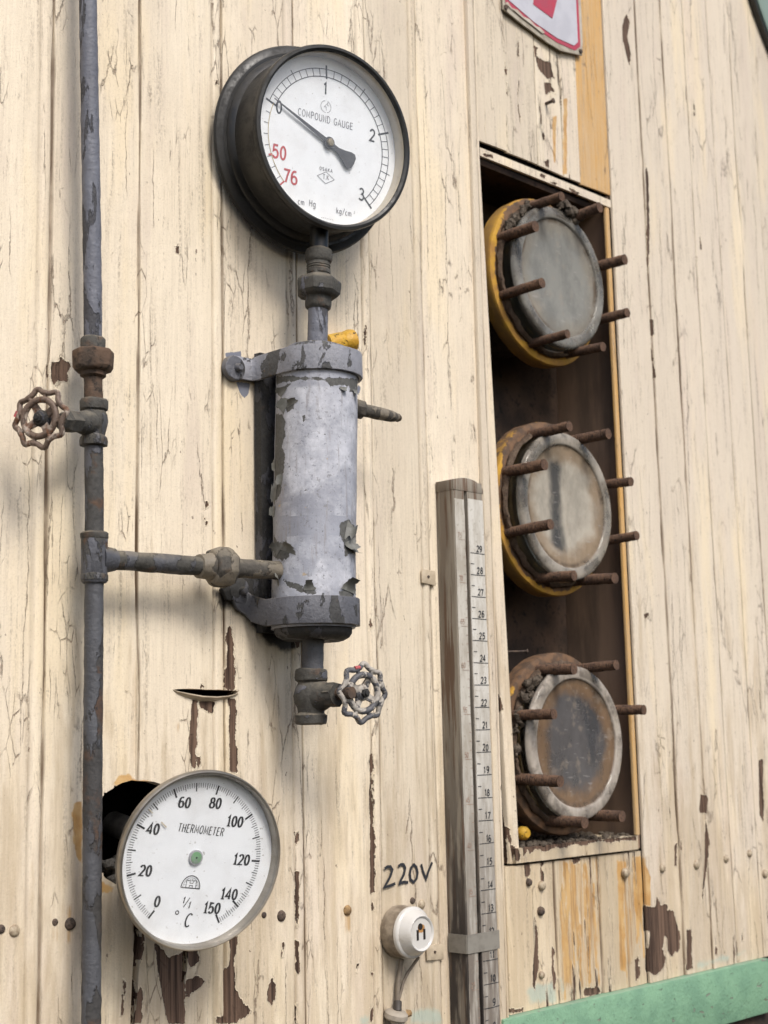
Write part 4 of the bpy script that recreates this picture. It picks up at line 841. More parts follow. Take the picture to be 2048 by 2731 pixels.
# side spout
sp0 = Vector((axp(.345).x + .030, -.050, .3445)); spd = Vector((1, -.10, -.05)).normalized()
sp = MB().tube([dl(sp0), dl(sp0 + spd * .030)], [.0075, .0085], 20, .004); sp.lathe([(.0088, 0), (.0104, .002), (.0104, .010), (.0088, .012)], 8, TR(dl(sp0 + spd * .020), spd))
sp.tube([dl(sp0 + spd * .032), dl(sp0 + spd * .045), dl(sp0 + spd * .070), dl(sp0 + spd * .081)], [.0066, .0070, .0062, .0038], 20, .004); sp.build('spout', M['hunion'], drum, jitter=.0006, jscale=120)
MB().tube([dl(sp0 + spd * .0795), dl(sp0 + spd * .083)], [.0047, .0030], 16).build('spout_tip', M['union'], drum)
# drain pipe stub
MB().tube([dl(axp(.104)), dl(axp(.068))], .0108, 24, .004).build('drain_pipe', M['pipe_low'], drum, jitter=.0007, jscale=110)
# inlet on the lower left
inl0 = ud(575, 1228, .040)

# ------------------------------------------------------------------ yellow fitting behind the drum neck
yp = Vector(ud(738, 733, .012))
yel = thing('yellow_nozzle', 'short yellow painted pipe end poking out behind the drum neck', 'pipe fitting', (yp.x, 0, yp.z), WALLROT)
MB().lathe([(1e-7, -.020), (.0105, -.020), (.0112, -.002), (.0104, -.0008), (.0112, .0006), (.0124, .008), (.0124, .0125), (.0112, .0130), (1e-7, .0128)], 28, TR((.004, -.002, .010), (1, .28, .25))).build('nozzle', M['yellow'], yel, jitter=.0005, jscale=100)

# ------------------------------------------------------------------ hand wheels and valves
def handwheel(parent, R, Mx, mt, hubm, nuts=M['union'], red=True):
    """lobed cast wheel: scalloped outer rim, inner ring, cross webs, spokes"""
    wb = MB(); N = 8
    inner = [Vector((R * .60 * cos(2 * pi * i / 48), R * .60 * sin(2 * pi * i / 48), .0)) for i in range(48)]
    outer = []
    for i in range(96):
        a = 2 * pi * i / 96; r = R * (.885 + .075 * cos(N * a) + .020 * cos(2 * N * a)); outer.append(Vector((r * cos(a), r * sin(a), -R * .06 * (1 + cos(N * a)) * .5)))
    def ring(P, r):
        n = len(P); v = []; sg = 10
        for i in range(n):
            t = (P[(i + 1) % n] - P[i - 1]).normalized(); o_ = P[i].normalized(); o_ = (o_ - t * o_.dot(t)).normalized(); b = t.cross(o_)
            for k in range(sg): v.append(Mx @ (P[i] + (o_ * cos(2 * pi * k / sg) + b * sin(2 * pi * k / sg)) * r))
        wb.add(v, [(i * sg + k, i * sg + (k + 1) % sg, ((i + 1) % n) * sg + (k + 1) % sg, ((i + 1) % n) * sg + k) for i in range(n) for k in range(sg)])
    ring(inner, R * .11); ring(outer, R * .092)
    for i in range(N):
        a = 2 * pi * (i + .5) / N; d = Vector((cos(a), sin(a), 0)); wb.tube([Mx @ (d * R * .58), Mx @ (d * R * .80)], R * .072, 8)
    for i in range(4):
        a = 2 * pi * i / 4 + .35; d = Vector((cos(a), sin(a), 0)); t = Vector((-d.y, d.x, 0)); v = []
        for u, wd, zz in ((.12, .17, -.10), (.36, .13, -.07), (.62, .12, 0)):
            for sg, dz in ((1, .05), (-1, .05), (-1, -.05), (1, -.05)): v.append(Mx @ (d * R * u + t * R * wd * sg * .85 + Vector((0, 0, R * (zz + dz)))))
        wb.add(v, [(4 * j + k, 4 * j + (k + 1) % 4, 4 * j + 4 + (k + 1) % 4, 4 * j + 4 + k) for j in range(2) for k in range(4)] + [(3, 2, 1, 0), (8, 9, 10, 11)])
    wo = wb.build('handwheel', mt, parent, smooth=50, jitter=R * .012, jscale=140)
    MB().lathe([(R * .27, -R * .22), (R * .27, -R * .02), (R * .20, R * .06), (1e-7, R * .07)], 24, Mx).build('hub', hubm, wo)
    MB().lathe([(R * .15, R * .05), (R * .15, R * .17), (R * .09, R * .18), (R * .085, R * .24), (1e-7, R * .25)], 6, Mx).build('nut', nuts, wo, smooth=25)
    if red:
        a = radians(158); d = Vector((cos(a), sin(a), 0)); t = Vector((-sin(a), cos(a), 0))
        MB().tube([Mx @ (d * R * .90 + t * R * .10 + Vector((0, 0, R * .03))), Mx @ (d * R * .86 - t * R * .09 + Vector((0, 0, R * .03)))], R * .07, 10).build('red_paint', M['redpaint'], wo)
    return wo
# drain valve under the drum
vb = axp(.050); vz = Vector(ud(672, 1500, .050))
dv = thing('drain_valve', 'grimy angle valve with a dark scalloped handwheel under the grey drum', 'valve', (vz.x, vz.y, vz.z), WALLROT, 'valves with cast handwheels')
b_ = MB(); UP = TR((0, -.003, 0), (0.03, 1, 0)) @ Matrix.Diagonal((1, 1, .84, 1))
b_.lathe([(.0105, -.031), (.0152, -.030), (.0158, -.025), (.0158, -.021), (.0128, -.018), (.0140, -.012), (.0166, -.006), (.0172, .002), (.0160, .010), (.0128, .017), (.0158, .0195), (.0160, .0235), (.0160, .030), (.0150, .0325), (.0108, .0330)], 32, UP)
b_.build('valve_body', M['fit'], dv, jitter=.0009, jscale=90)
MB().lathe([(.0158, -.010), (.0158, .010)], 8, TR((0, .026, 0), (0.03, 1, 0))).build('valve_collar', M['fit'], dv, smooth=20, bevel=.001) if False else None
st = MB().lathe([(.0165, 0), (.0150, .008), (.0125, .014), (.0108, .020), (.0108, .030)], 28, TR((.002, -.002, .004), (.06, .02, 1))); st.lathe([(.0125, 0), (.0125, .010)], 6, TR((.004, -.0015, .022), (.06, .02, 1)))
st.build('bonnet', M['fit'], dv, jitter=.0006, jscale=110)
MB().lathe([(.0058, 0), (.0058, .030)], 16, TR((.004, -.001, .022), (.06, .02, 1))).build('stem', M['union'], dv)
whc = Vector(ud(785, 1497, .098)); wl = WALLROT.transposed() @ (whc - Vector((vz.x, vz.y, vz.z)))
handwheel(dv, .0290, TR(wl, (-.10, -.06, 1)) @ Matrix.Rotation(.2, 4, 'Z'), M['wheel'], M['wheel'], M['capiron'])

# ------------------------------------------------------------------ vertical pipe with its fittings, side branch to the drum
PH = .034
line = [(184, -420), (190, 0), (195, 300), (200, 600), (202, 900), (204, 1150), (203, 1300), (200, 1700), (197, 2200), (194, 2700)]
PP = [Vector(ud(x, y, PH)) for x, y in line]
def pz(zv):
    zv = min(zv, PP[0].z)
    for a, b in zip(PP, PP[1:]):
        if a.z >= zv >= b.z: return a.lerp(b, (a.z - zv) / (a.z - b.z))
    return PP[-1]
def zof(y): return ud(200, y, PH)[2]
pipe = thing('steam_pipe', 'tall narrow iron pipe in flaking grey blue paint with a side branch to the drum', 'pipe', pz(zof(1210)))
def pl(p): return Vector(p) - pz(zof(1210))
def run(ya, yb, mt, r=.0083):
    za, zb = zof(ya), zof(yb); pts = [pl(pz(za + (zb - za) * i / 12)) for i in range(13)]
    return MB().tube(pts, r, 28, .005).build('pipe_length', mt, pipe, jitter=.00055, jscale=100)
run(-415, 735, M['pipe_up']); run(800, 878, M['union']); run(965, 1160, M['pipe']); run(1250, 2690, M['pipe_low'])
def pring(nm, y, prof, mt, seg=32, smooth=38, bevel=0, a0=0.0, jit=.0006): return MB().lathe(prof, seg, Matrix.Translation(pl(pz(zof(y)))), a0).build(nm, mt, pipe, smooth, jit, 110, bevel)
un_ = pring('union_nut', 775, [(.0118, -.0125), (.0165, -.0115), (.0186, -.008), (.0190, .0035), (.0186, .0068), (.0165, .0078), (.0116, .008)], M['union'], 8, 22, .0012, .3, .0008)
pring('union_collar', 742, [(.0112, -.007), (.0112, .0035), (.0098, .0055), (.0085, .006)], M['fit'], 28)
pring('union_collar', 800, [(.0090, -.007), (.0116, -.0055), (.0118, .001), (.0112, .006)], M['union'], 28)
tee = pring('tee', 1203, [(.0085, -.0235), (.0100, -.0232), (.0114, -.0215), (.0116, .0185), (.0108, .0215), (.0085, .0222)], M['pipe'], 32)
pring('tee_lip', 1160, [(.0115, -.002), (.0121, -.001), (.0121, .003), (.0108, .0045)], M['fit'], 32)
pring('tee_lip', 1248, [(.0110, -.003), (.0121, -.002), (.0121, .0025), (.0115, .0035)], M['fit'], 32)
# branch
br0 = pz(zof(1207)); br1 = Vector(ud(450, 1224, .036)); br2 = Vector(ud(590, 1232, .042))
bd = (br2 - br0).normalized()
bx = MB().tube([pl(br0 + bd * .004), pl(br0 + bd * .020)], [.0135, .0102], 24, .004); bx.build('branch_socket', M['pipe'], pipe, jitter=.0007, jscale=110)
MB().tube([pl(br0 + bd * .012), pl(br1)], .0088, 26, .005).build('branch_pipe', M['fit'], pipe, jitter=.0008, jscale=80)
def bpos(t): return br1 + (br2 - br1).normalized() * t
hu = MB(); bdir = (br2 - br1).normalized()
hu.lathe([(.0090, -.006), (.0112, -.005), (.0120, .004), (.0130, .008)], 24, TR(pl(bpos(-.006)), bdir))
hu.build('union_collar', M['hunion'], pipe, jitter=.0009, jscale=110)
MB().lathe([(.0120, 0), (.0172, .002), (.0195, .007), (.0198, .018), (.0180, .023), (.0120, .025)], 8, TR(pl(bpos(.002)), bdir), .3).build('union_nut', M['hunion'], pipe, smooth=24, bevel=.0014, jitter=.0013, jscale=90)
MB().tube([pl(bpos(.022)), pl(bpos(.040)), pl(br2 + bdir * .012)], [.0100, .0092, .0092], 24, .004).build('branch_pipe', M['hunion'], pipe, jitter=.0009, jscale=90)

# valve on the pipe, wheel to the left
gv = pz(zof(918)); gvt = thing('stop_valve', 'iron globe valve on the tall pipe with a rusty bare metal handwheel pointing left', 'valve', gv, None, 'valves with cast handwheels')
vb2 = MB(); vb2.lathe([(.0085, -.0195), (.0122, -.0185), (.0126, -.0145), (.0120, -.0115), (.0100, -.0095), (.0118, -.003), (.0128, .003), (.0120, .009), (.0102, .0125), (.0122, .014), (.0126, .0165), (.0126, .0215), (.0110, .0235), (.0085, .024)], 32)
vb2.build('valve_body', M['fit'], gvt, jitter=.0007, jscale=100)
wc = Vector(ud(86, 903, .062)); dv_ = (wc - gv); wd_ = Vector((-1, -.45, .02)).normalized()
root = Vector((-.004, -.001, .001)); tip = dv_ - wd_ * .006
ax = (tip - root).normalized(); Ls = (tip - root).length
bn = MB().lathe([(.0122, 0), (.0108, .010), (.0088, .018), (.0086, .024)], 26, TR(root, ax)); bn.lathe([(.0102, .022), (.0102, .036), (.0080, .038), (.0074, .044)], 6, TR(root, ax)); bn.build('bonnet', M['fit'], gvt, jitter=.0006, jscale=110, smooth=30)
MB().lathe([(.0046, .03), (.0046, Ls)], 14, TR(root, ax)).build('stem', M['union'], gvt)
handwheel(gvt, .0265, TR(dv_, wd_) @ Matrix.Rotation(.15, 4, 'Z'), M['wheelold'], M['capiron'], M['capiron'])

# ------------------------------------------------------------------ thermometer
_R = frame_rot(-12, -7); _n = _R.col[2]; THB = .030
_hub = Vector(ud(423.5, 1852.5, .078))
th = thing('dial_thermometer', 'round white dial thermometer with a dull steel rim, its stem running back into the wall', 'thermometer', _hub - _n * THB, _R)
TT = Matrix.Translation((.0022, -.0012, 0)); dz = THB - .0018
MB().lathe([(1e-7, 0), (.0520, 0), (.0545, .002), (.0550, dz - .006), (.0720, dz - .0035), (.0742, dz - .001)], 96, TT, caps=False).build('case', M['steel'], th)
bz = MB(); bz.lathe([(.0735, dz - .0020), (.0752, dz - .0012), (.0764, dz + .0016), (.0773, dz + .0060), (.0769, dz + .0096), (.0757, dz + .0110), (.0741, dz + .0106), (.0731, dz + .0090), (.0729, dz - .0002)], 96, TT)
bz.f = [q for q in bz.f if len(q) == 4]; bz.build('bezel', M['steel'], th)
MB().lathe([(1e-7, dz - .001), (.0732, dz - .001), (.0732, dz), (1e-7, dz)], 96, TT).build('dial', M['dial'], th)
tk = MB(); tz = dz + .00025
def ta(v): return 230.0 - 1.972 * v
for v in range(151):
    if v % 20 == 0 or v == 150: tick(tk, ta(v), .0558, .0640, .0017, tz)
    elif v % 10 == 0: tick(tk, ta(v), .0566, .0640, .0011, tz)
    elif v % 5 == 0: tick(tk, ta(v), .0583, .0640, .0006, tz)
    else: tick(tk, ta(v), .0598, .0640, .00048, tz)
for s_, x, y in (('0', -.0338, -.0354), ('20', -.0461, -.0085), ('40', -.0412, .0264), ('60', -.0129, .0476), ('80', .0167, .0458), ('100', .0368, .0289), ('120', .0452, -.0049), ('140', .0346, -.0343), ('150', .0185, -.0451)):
    text(tk, s_, .0086, x, y, tz, .235, .93, .06, -7.0, .16, .42, serif=True)
text(tk, 'THERMOMETER', .0068, .0042, .0234, tz, .125, .74, .12, -8.5, .20, .6)
text(tk, 'C', .0112, -.0042, -.0535, tz, .13, .85, .18, -8.5, thin=.5)
stroke(tk, [(-.0145 + .0015 * cos(radians(t)), -.0462 + .0015 * sin(radians(t))) for t in range(0, 361, 24)], .0008, tz)
text(tk, '1', .0050, -.0088, -.0362, tz, .2, .9, .15, -8.5, thin=.6); text(tk, '1', .0050, -.0034, -.0408, tz, .2, .9, .15, -8.5, thin=.6); stroke(tk, [(-.0090, -.0422), (-.0030, -.0345)], .0007, tz + 3e-5)
Rm = Matrix.Rotation(radians(-8.5), 2); lg = lambda pts: [(-.0033 + (Rm @ Vector(p)).x, -.0262 + (Rm @ Vector(p)).y) for p in pts]
stroke(tk, lg(arc(0, 0, .0090, .0105, 0, 180, 20)), .0008, tz); stroke(tk, lg([(-.0093, 0), (.0093, 0)]), .0008, tz + 2e-5); stroke(tk, lg(arc(0, 0, .0075, .0088, 0, 180, 20)), .0003, tz + 1e-5)
for q in ([(-.0045, 0), (-.0045, .0065), (-.0012, .0065), (-.0012, .0042), (.0018, .0042), (.0018, .0065), (.0050, .0065), (.0050, 0)], [(-.0012, 0), (-.0012, .0022), (.0018, .0022), (.0018, 0)], [(.0003, .0060), (.0003, .0078)]): stroke(tk, lg(q), .0005, tz + 3e-5)
for t in range(20, 170, 20): stroke(tk, lg([(.0066 * cos(radians(t)), .0078 * sin(radians(t))), (.0056 * cos(radians(t)), .0066 * sin(radians(t)))]), .0003, tz + 2e-5)
tk.build('markings', M['ink'], th)
tp = MB(); tick(tp, 137.0, .0400, .0470, .0013, tz + .0012); tick(tp, 137.0, .0585, .0635, .0010, tz + .0012); tp.build('pointer', M['baretan'], th)
hb = MB().lathe([(.0064, dz), (.0064, dz + .0022), (1e-7, dz + .0024)], 32).build('hub', M['hubgrey'], th)
MB().lathe([(.0050, dz + .0024), (.0050, dz + .0028), (.0008, dz + .0030), (1e-7, dz + .0022)], 28).build('hub_cap', M['hubgreen'], hb)
MB().lathe([(1e-7, dz + .0030), (.0009, dz + .0031), (1e-7, dz + .0034)], 10).build('pin', M['ink'], hb)
MB().lathe([(1e-7, dz + .0056), (.0732, dz + .0056), (.0732, dz + .0062), (1e-7, dz + .0062)], 64, TT).build('glass', M['pane'], th)
MB().lathe([(.0140, .001), (.0140, -.012), (.0118, -.014), (.0118, -.150)], 32, Matrix.Translation((-.002, .001, 0))).build('stem', M['stemsteel'], th)
tab = MB().box(-.010, .010, .0745, .0805, dz + .004, dz + .0052); tab.build('rim_tab', M['steel'], th, bevel=.0004) if False else None

# ------------------------------------------------------------------ three sight glasses in the recess
SXY = [(1.430, .7570 * .7746 + .0000), (1.424, .3712 * .7746), (1.424, -.0065 * .7746)]
lab = ['topmost round sight glass with a plain grey pane and bright yellow flange edge', 'middle round sight glass, half clear pane with a dark painted reflection between the other two', 'lowest round sight glass with rust stained pane and chipped white rim, above the sill']
stud_me = []
for k in range(4):
    q = MB().tube([(0, 0, -.004), (0, 0, .0625)], .0063, 16, .0011)
    for i, v_ in enumerate(q.v):
        x, y, zz = v_; t = 1 + .07 * sin(zz * 2 * pi / .0034); q.v[i] = (x * t, y * t, zz)
    o = q.build('stud', M['stud'], None, jitter=.0006, jscale=150); stud_me.append(o.data); bpy.data.objects.remove(o)
for k, (sx, sz) in enumerate(SXY):
    g = thing('sight_glass', lab[k], 'sight glass', (sx, .0155, sz), WALLROT, 'sight glasses in the wall recess')
    MB().lathe([(.078, -.024), (.107, -.024), (.1105, -.021), (.1112, -.004), (.1098, -.0008), (.1070, 0), (.079, 0), (.078, -.001), (.078, -.0239)], 96, caps=False).build('flange', mat_flange(k * 3.1, (-.0045, -.0015, .0005)[k], k == 2), g, jitter=.0007, jscale=60)
    MB().lathe([(.083, -.085), (.083, -.024)], 56).build('nozzle', M['nozzle'], g, jitter=.0012, jscale=40)
    gk = MB().lathe([(.0960, 0), (.1000, .0005), (.1010, .004), (.0990, .0075), (.0965, .0085), (.0955, .007)], 96, caps=False); gk.build('gasket', M['gasket'], g, jitter=.0022, jscale=130)
    gp = MB().lathe([(1e-7, .0215), (.0740, .0215), (.0770, .0222), (.0782, .0242), (.0800, .0250), (.0880, .0250), (.0915, .0242), (.0935, .0220), (.0940, .0185), (.0932, .0020), (.0900, .0010), (1e-7, .0010)], 96).build('glass', M['sight'][k], g)
    for j in range(8):
        if k == 2 and j == 7: continue
        a = radians(22.5 + 45 * j + (0, 1.0, 2.0)[k]); o = bpy.data.objects.new('stud', stud_me[j % 4]); COL.objects.link(o); o.parent = g
        o.matrix_local = TR((.0975 * cos(a), .0975 * sin(a), 0), (random.uniform(-.05, .05), random.uniform(-.05, .05), 1)) @ Matrix.Rotation(random.uniform(0, 6), 4, 'Z') @ Matrix.Diagonal((*([random.uniform(.88, 1.08)] * 2), random.uniform(.88, 1.05), 1))
def clump(name, label, pts, r, n, seed, cat='dirt'):
    rr = random.Random(seed); c0 = Vector(pts[0]); t = thing(name, label, cat, c0)
    q = MB()
    for i in range(n):
        u = rr.random() * (len(pts) - 1); a = Vector(pts[int(u)]).lerp(Vector(pts[int(u) + 1]), u % 1); s_ = r * rr.uniform(.35, 1)
        q.ball(a - c0 + Vector((rr.gauss(0, r * .5), rr.gauss(0, r * .4), rr.gauss(0, r * .5))), (s_, s_ * .8, s_ * .9), 8, 6)
    q.build('clump', M['dirt'], t, jitter=r * .45, jscale=260)
gl1 = Vector((SXY[0][0], 0, SXY[0][1]))
def onring(a, r=.098, y=.006): return (gl1.x + r * cos(radians(a)), y, gl1.z + r * sin(radians(a)))
clump('dirt_clump', 'grey fibrous dirt packed above the left side of the topmost pane', [onring(150), onring(135), onring(120), onring(108)], .0062, 40, 1)
clump('dirt_clump', 'dark knobbly clump of dirt between the two top studs of the topmost glass', [onring(86, .1, -.008), onring(76, .1, -.012), onring(66, .098, -.008)], .0068, 26, 2)
g3 = Vector((SXY[2][0], 0, SXY[2][1]))
def onring3(a, r=.098, y=.006): return (g3.x + r * cos(radians(a)), y, g3.z + r * sin(radians(a)))
clump('dirt_clump', 'grey brown dirt caked left of the lowest pane', [onring3(185), onring3(165), onring3(145), onring3(125)], .0060, 44, 3)
yk = Vector(un(*rR(212, 160), .012)); ykt = thing('yellow_knob', 'small round yellow knob in the lower left corner of the recess', 'ball', yk, WALLROT)  # a round yellow knob in the recess corner
MB().lathe([(1e-7, .0075), (.005, .0068), (.0077, .0035), (.0082, -.001), (.0074, -.006), (1e-7, -.009)], 24).build('knob_body', M['yellow'], ykt)

# ------------------------------------------------------------------ wooden barometer scale
BX0, BX1, BH = 1.1915, 1.2415, .0270
bar = thing('wooden_scale', 'long grey wooden measuring scale with two numbered white strips, fixed upright on the wall', 'measuring scale', (BX0, 0, 0), WALLROT)
BW = BX1 - BX0; g0, g1 = BW * .345, BW * .448; ztop = un(*rM(560, 300), -.027)[2]
bb = MB()
bb.prism([(0, .001), (BW, .001), (BW, BH - .0012), (BW - .0012, BH), (g1, BH), (g1 - .0006, BH - .009), (g0 + .0006, BH - .009), (g0, BH), (.0012, BH), (0, BH - .0012)], 0, 1, Matrix(((1, 0, 0, 0), (0, 0, ztop + .60, -.60), (0, 1, 0, 0), (0, 0, 0, 1))))
bo = bb.build('scale_body', M['barwood'], bar, smooth=30)
tp_ = [(0.0, ztop - .0008)] + [(BW * .5 + (BW * .5 - .0) * sin(t) if False else BW * t, ztop + .0035 * sin(pi * min(1, t * 1.1)) - (.006 * max(0, (t - .72) / .28) ** 2)) for t in np.linspace(.03, 1, 14)]
MB().prism([(x, y) for x, y in [(-.0005, ztop - .012)] + [(BW + .0005, ztop - .012)] + [(BW + .0005, tp_[-1][1])] + list(reversed(tp_))[1:-1] + [(-.0005, ztop)]], .0003, BH + .0006).build('end_block', M['barwood'], bar, bevel=.0006)
def strip(x0, x1, mt, top):
    n = 90; L = top + .60; v = []; f = []
    for i in range(n + 1):
        yv = -.60 + L * i / n; e = .0004 * mn.noise(Vector((x0 * 90, yv * 90, 3))) * 2.0; e2 = .0005 * mn.noise(Vector((x1 * 90, yv * 60, 9))) * 2.0
        v += [(x0 + e, yv, BH + .0007), (x1 + e2, yv, BH + .0007), (x0 + e, yv, BH), (x1 + e2, yv, BH)]
    for i in range(n):
        a = 4 * i; f += [(a, a + 1, a + 5, a + 4), (a + 2, a, a + 4, a + 6), (a + 1, a + 3, a + 7, a + 5)]
    MB().add(v, f).build('scale_strip', mt, bar)
strip(.0008, g0 - .0006, M['strip2'], ztop - .022); strip(g1 + .0008, BW - .0010, M['strip'], ztop - .020)
ln = MB(); nb = MB(); z29 = un(*rM(700, 1018), -.027)[2]; z24 = un(*rM(725, 2093), -.027)[2]; z15 = un(*rN(780, 2212 + 48), -.027)[2]; inch = (z29 - z24) / 5; zz = BH + .0011
rw = random.Random(11); x0 = g1 + .0016; x1 = BW - .0014
for v in range(4, 31):
    y = z29 - (29 - v) * inch
    if v <= 29:
        stroke(ln, [(x0, y), ((x0 + x1) / 2, y + rw.uniform(-.0002, .0002)), (x1, y + rw.uniform(-.0003, .0003))], .00075, zz)
        text(ln, str(v), .0068, x0 + .0156, y + .0053, zz, .185, .95, .05, 0, .2, wob=.05)
        stroke(ln, [(x0 + .0006, y - inch / 2), (x0 + .0062, y - inch / 2 + rw.uniform(-.0002, .0002))], .0008, zz)
z75 = un(*rM(540, 880), -.027)[2]; cm = inch / 2.54
for c in range(20, 77):
    y = z75 - (75 - c) * cm
    if c % 5 == 0 and c <= 75:
        stroke(nb, [(.0050, y), (g0 - .0012, y)], .00045, zz); text(nb, str(c), .0056, .0072, y + .0050, zz, .11, .85, .05, 0, .12, wob=.06)
    else: stroke(nb, [(g0 - .0042, y), (g0 - .0012, y)], .00045, zz)
ln.build('markings', M['ink'], bar)
M['redfade'] = mat_simple('faded_red_ink', (0.30, 0.17, 0.12), (0.34, 0.27, 0.21), 160, .7); nb.build('markings', M['redfade'], bar)
zs_ = un(*rB(855, 970), -.029)[2]; c_ = MB()
for a, b in (((-.0012, .002), (-.0012, BH + .0012)), ((-.0012, BH + .0012), (BW + .0012, BH + .0012)), ((BW + .0012, BH + .0012), (BW + .0012, .006))):
    t = Vector((b[0] - a[0], b[1] - a[1])).normalized(); nn = Vector((t.y, -t.x)) * -.0009; v = []
    for p in (a, b):
        for sgn in (0, 1):
            for hh in (-.0098, .0098): v.append((p[0] + nn.x * sgn, zs_ + hh, p[1] + nn.y * sgn))
    c_.add(v, [(0, 1, 5, 4), (2, 6, 7, 3), (0, 4, 6, 2), (1, 3, 7, 5), (0, 2, 3, 1), (4, 5, 7, 6)])
M['band'] = mat_simple('grey_steel_band', (0.23, 0.215, 0.185), (0.18, 0.165, 0.14), 80, .6); c_.build('strap', M['band'], bar)
def clip(px, py, w_, h_, cx_):
    p = un(px, py); x = p[0] - BX0; q = MB().prism([(x - w_ / 2, p[2] - h_ / 2 + .001), (x + w_ / 2, p[2] - h_ / 2 - .001), (x + w_ / 2, p[2] + h_ / 2 - .001), (x - w_ / 2 + .002, p[2] + h_ / 2), (x - w_ / 2, p[2] + h_ / 2 - .003)], .0012, .0032)
    o = q.build('clip', M['cliptin'], bar, bevel=.0004); MB().lathe([(.0018, .0030), (.0014, .0042), (1e-7, .0044)], 12, Matrix.Translation((x - .001, p[2], 0))).build('screw', M['boltr'], o)
clip(*rM(215, 1250), .022, .0165, 0); clip(*rB(620, 1020), .026, .0165, 0)

# ------------------------------------------------------------------ porcelain socket, its lettering and cable
sk = Vector((1.1130, 0, -.1955)); sock = thing('wall_socket', 'round white porcelain power socket on a grimy base below the 220V lettering', 'socket', sk, WALLROT)
MB().lathe([(1e-7, .0005), (.0262, .0005), (.0268, .003), (.0262, .014), (.0250, .0185)], 56).build('base', M['socketbase'], sock, jitter=.0005, jscale=120)
hd = MB().lathe([(.0252, .0185), (.0262, .0195), (.0264, .0225), (.0256, .0240), (.0235, .0250), (.0225, .0272), (.0196, .0326), (.0184, .0352), (.0176, .0360), (.0164, .0356), (.0154, .0342), (1e-7, .0340)], 64).build('socket_cover', M['porcelain'], sock)
ho = MB()
for x in (-.0050, .0050): ho.box(x - .0016, x + .0016, -.0066, .0040, .0340, .0344)
ho.lathe([(.0034, .0340), (.0034, .0344), (1e-7, .0344)], 16, Matrix.Translation((-.0008, .0068, 0))); ho.build('pin_holes', M['hole'], hd)
bu = MB(); bu.box(-.0030, .0030, .0010, .0065, .0338, .0341); bu.lathe([(.0052, .0338), (.0052, .03412), (1e-7, .03412)], 16, Matrix.Translation((.0006, .0058, 0))); bu.build('scorch_mark', M['burn'], hd)
hw_ = MB(); p0 = un(*rB(215, 330)); p1 = un(*rB(600, 300)); 
def wl_(pts): return [(un(*rB(*p))[0], un(*rB(*p))[2]) for p in pts]
for i, q in enumerate(([(222,352),(245,335),(270,335),(285,360),(270,410),(240,465),(220,500),(260,490),(308,470)], [(332,335),(352,318),(375,318),(388,345),(378,395),(350,450),(345,470),(380,458),(412,462)],
          [(458,318),(435,345),(425,390),(432,440),(455,460),(480,430),(488,385),(478,340),(458,318)], [(516,315),(530,370),(555,435),(575,370),(605,300)])): stroke(hw_, wl_(q), .0030, .0006 + i * 2e-5)
ho_ = hw_.build('handwriting', M['ink'], wall); ho_.rotation_euler = (pi / 2, 0, 0); ho_.location = (0, -.0006, 0)
cab = thing('power_cable', 'thin taupe two core cable hanging from the porcelain socket', 'cable', (sk.x, 0, sk.z - .02), WALLROT)
def cp(px, py, h): p = un(*rB(px, py), -h); return (p[0] - sk.x, p[2] - sk.z + .02, h)
cab_o = MB().tube([cp(505, 1060, .012), cp(470, 1110, .009), cp(420, 1180, .006), cp(380, 1260, .005), cp(360, 1340, .005), cp(338, 1420, .005), cp(335, 1480, .006)], .0016, 10, .003).build('wire', M['wire'], cab)
MB().tube([cp(365, 1080, .006), cp(350, 1180, .004), cp(335, 1280, .004), cp(330, 1380, .004), cp(328, 1480, .005)], .0026, 10, .003).build('wire', M['wire'], cab)
MB().tube([cp(335, 1420, .005), cp(332, 1500, .008)], .0042, 14).build('sleeve', M['sleeve'], cab)
ck = Vector(un(*rB(320, 1540), -.008)); cl = thing('cable_cleat', 'small pale metal cable cap with a rusty screw at the bottom of the wall', 'cable clamp', (ck.x, 0, ck.z), WALLROT)
MB().lathe([(1e-7, .005), (.0095, .0045), (.0122, .0025), (.0126, -.002), (.0110, -.004)], 32, TR((0, .001, .008), (.05, .97, .25))).build('cap', M['tin'], cl)
MB().tube([(0, -.002, .010), (.001, -.05, .010)], .0072, 20).build('conduit', M['tin'], cl)
MB().lathe([(1e-7, .006), (.0030, .005), (.0042, 0)], 14, TR((.0135, .001, .010), (.7, .1, .7))).build('screw', M['bolto'], cl)

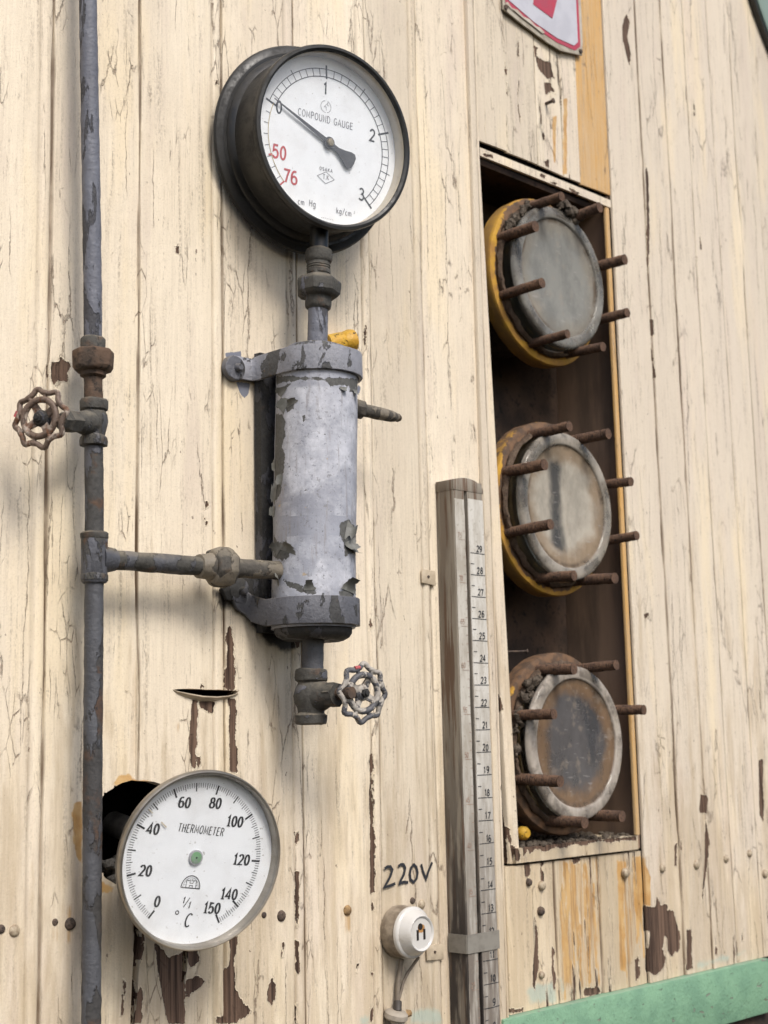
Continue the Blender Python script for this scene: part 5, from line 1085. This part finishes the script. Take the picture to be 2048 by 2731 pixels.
# ------------------------------------------------------------------ warning sign at the top of the frame
sg = thing('enamel_sign', 'red and white enamel sign with worn pointed lower edge above the recess', 'sign', (1.42, 0, .95), WALLROT)
def sl_(p): return [(x - 1.42, y - .95) for x, y in p]
out_ = [(1.3405, .9270), (1.3800, .9190), (1.4270, .9120), (1.4600, .9100), (1.5058, .9190), (1.5088, .9400), (1.5088, 1.16), (1.3395, 1.16)]
MB().prism(sl_(out_), .0012, .0034).build('sign_plate', M['signedge'], sg, bevel=.0004)
MB().prism(sl_([(1.3450, .9370), (1.4000, .9240), (1.4500, .9185), (1.4900, .9205), (1.5020, .9310), (1.5020, 1.153), (1.3450, 1.153)]), .0036, .0040).build('sign_border', M['signred'], sg)
MB().prism(sl_([(1.3500, .9425), (1.4020, .9300), (1.4500, .9245), (1.4870, .9265), (1.4960, .9345), (1.4960, 1.148), (1.3500, 1.148)]), .0042, .0046).build('sign_face', M['signwhite'], sg)
MB().prism(sl_([(1.4010, .9545), (1.4408, .9490), (1.4540, .9830), (1.4560, 1.08), (1.4000, 1.08), (1.4030, .9650)]), .0048, .0052).build('sign_emblem', M['signred'], sg)
wr = MB().prism(sl_([(1.3430, .9345), (1.3640, .9300), (1.3760, .9272), (1.3980, .9235), (1.4180, .9195), (1.4230, .9225), (1.4120, .9262), (1.4050, .9248), (1.3920, .9300), (1.3800, .9292), (1.3680, .9345), (1.3560, .9330), (1.3480, .9385)]), .0050, .0053); wr.build('worn_patch', M['signedge'], sg)
for x, y in ((1.3450, .9300), (1.5020, .9235)): MB().lathe([(.0036, .0034), (.0030, .0052), (1e-7, .0056)], 16, Matrix.Translation((x - 1.42, y - .95, 0))).build('screw', M['boltr'], sg)

# ------------------------------------------------------------------ rounded green board at the far right, dark bracket below
gb = thing('green_roundel', 'dull green curved board with a dark edge at the top right corner', 'board', (2.326, 0, 1.366), WALLROT)
MB().lathe([(1e-7, .016), (.398, .016), (.402, .013), (.402, .003), (1e-7, .003)], 128).build('board', M['teal'], gb)
MB().lathe([(.402, .0032), (.408, .0032), (.408, .0105), (.402, .0105), (.402, .0032)], 128).build('edge', M['black'], gb)
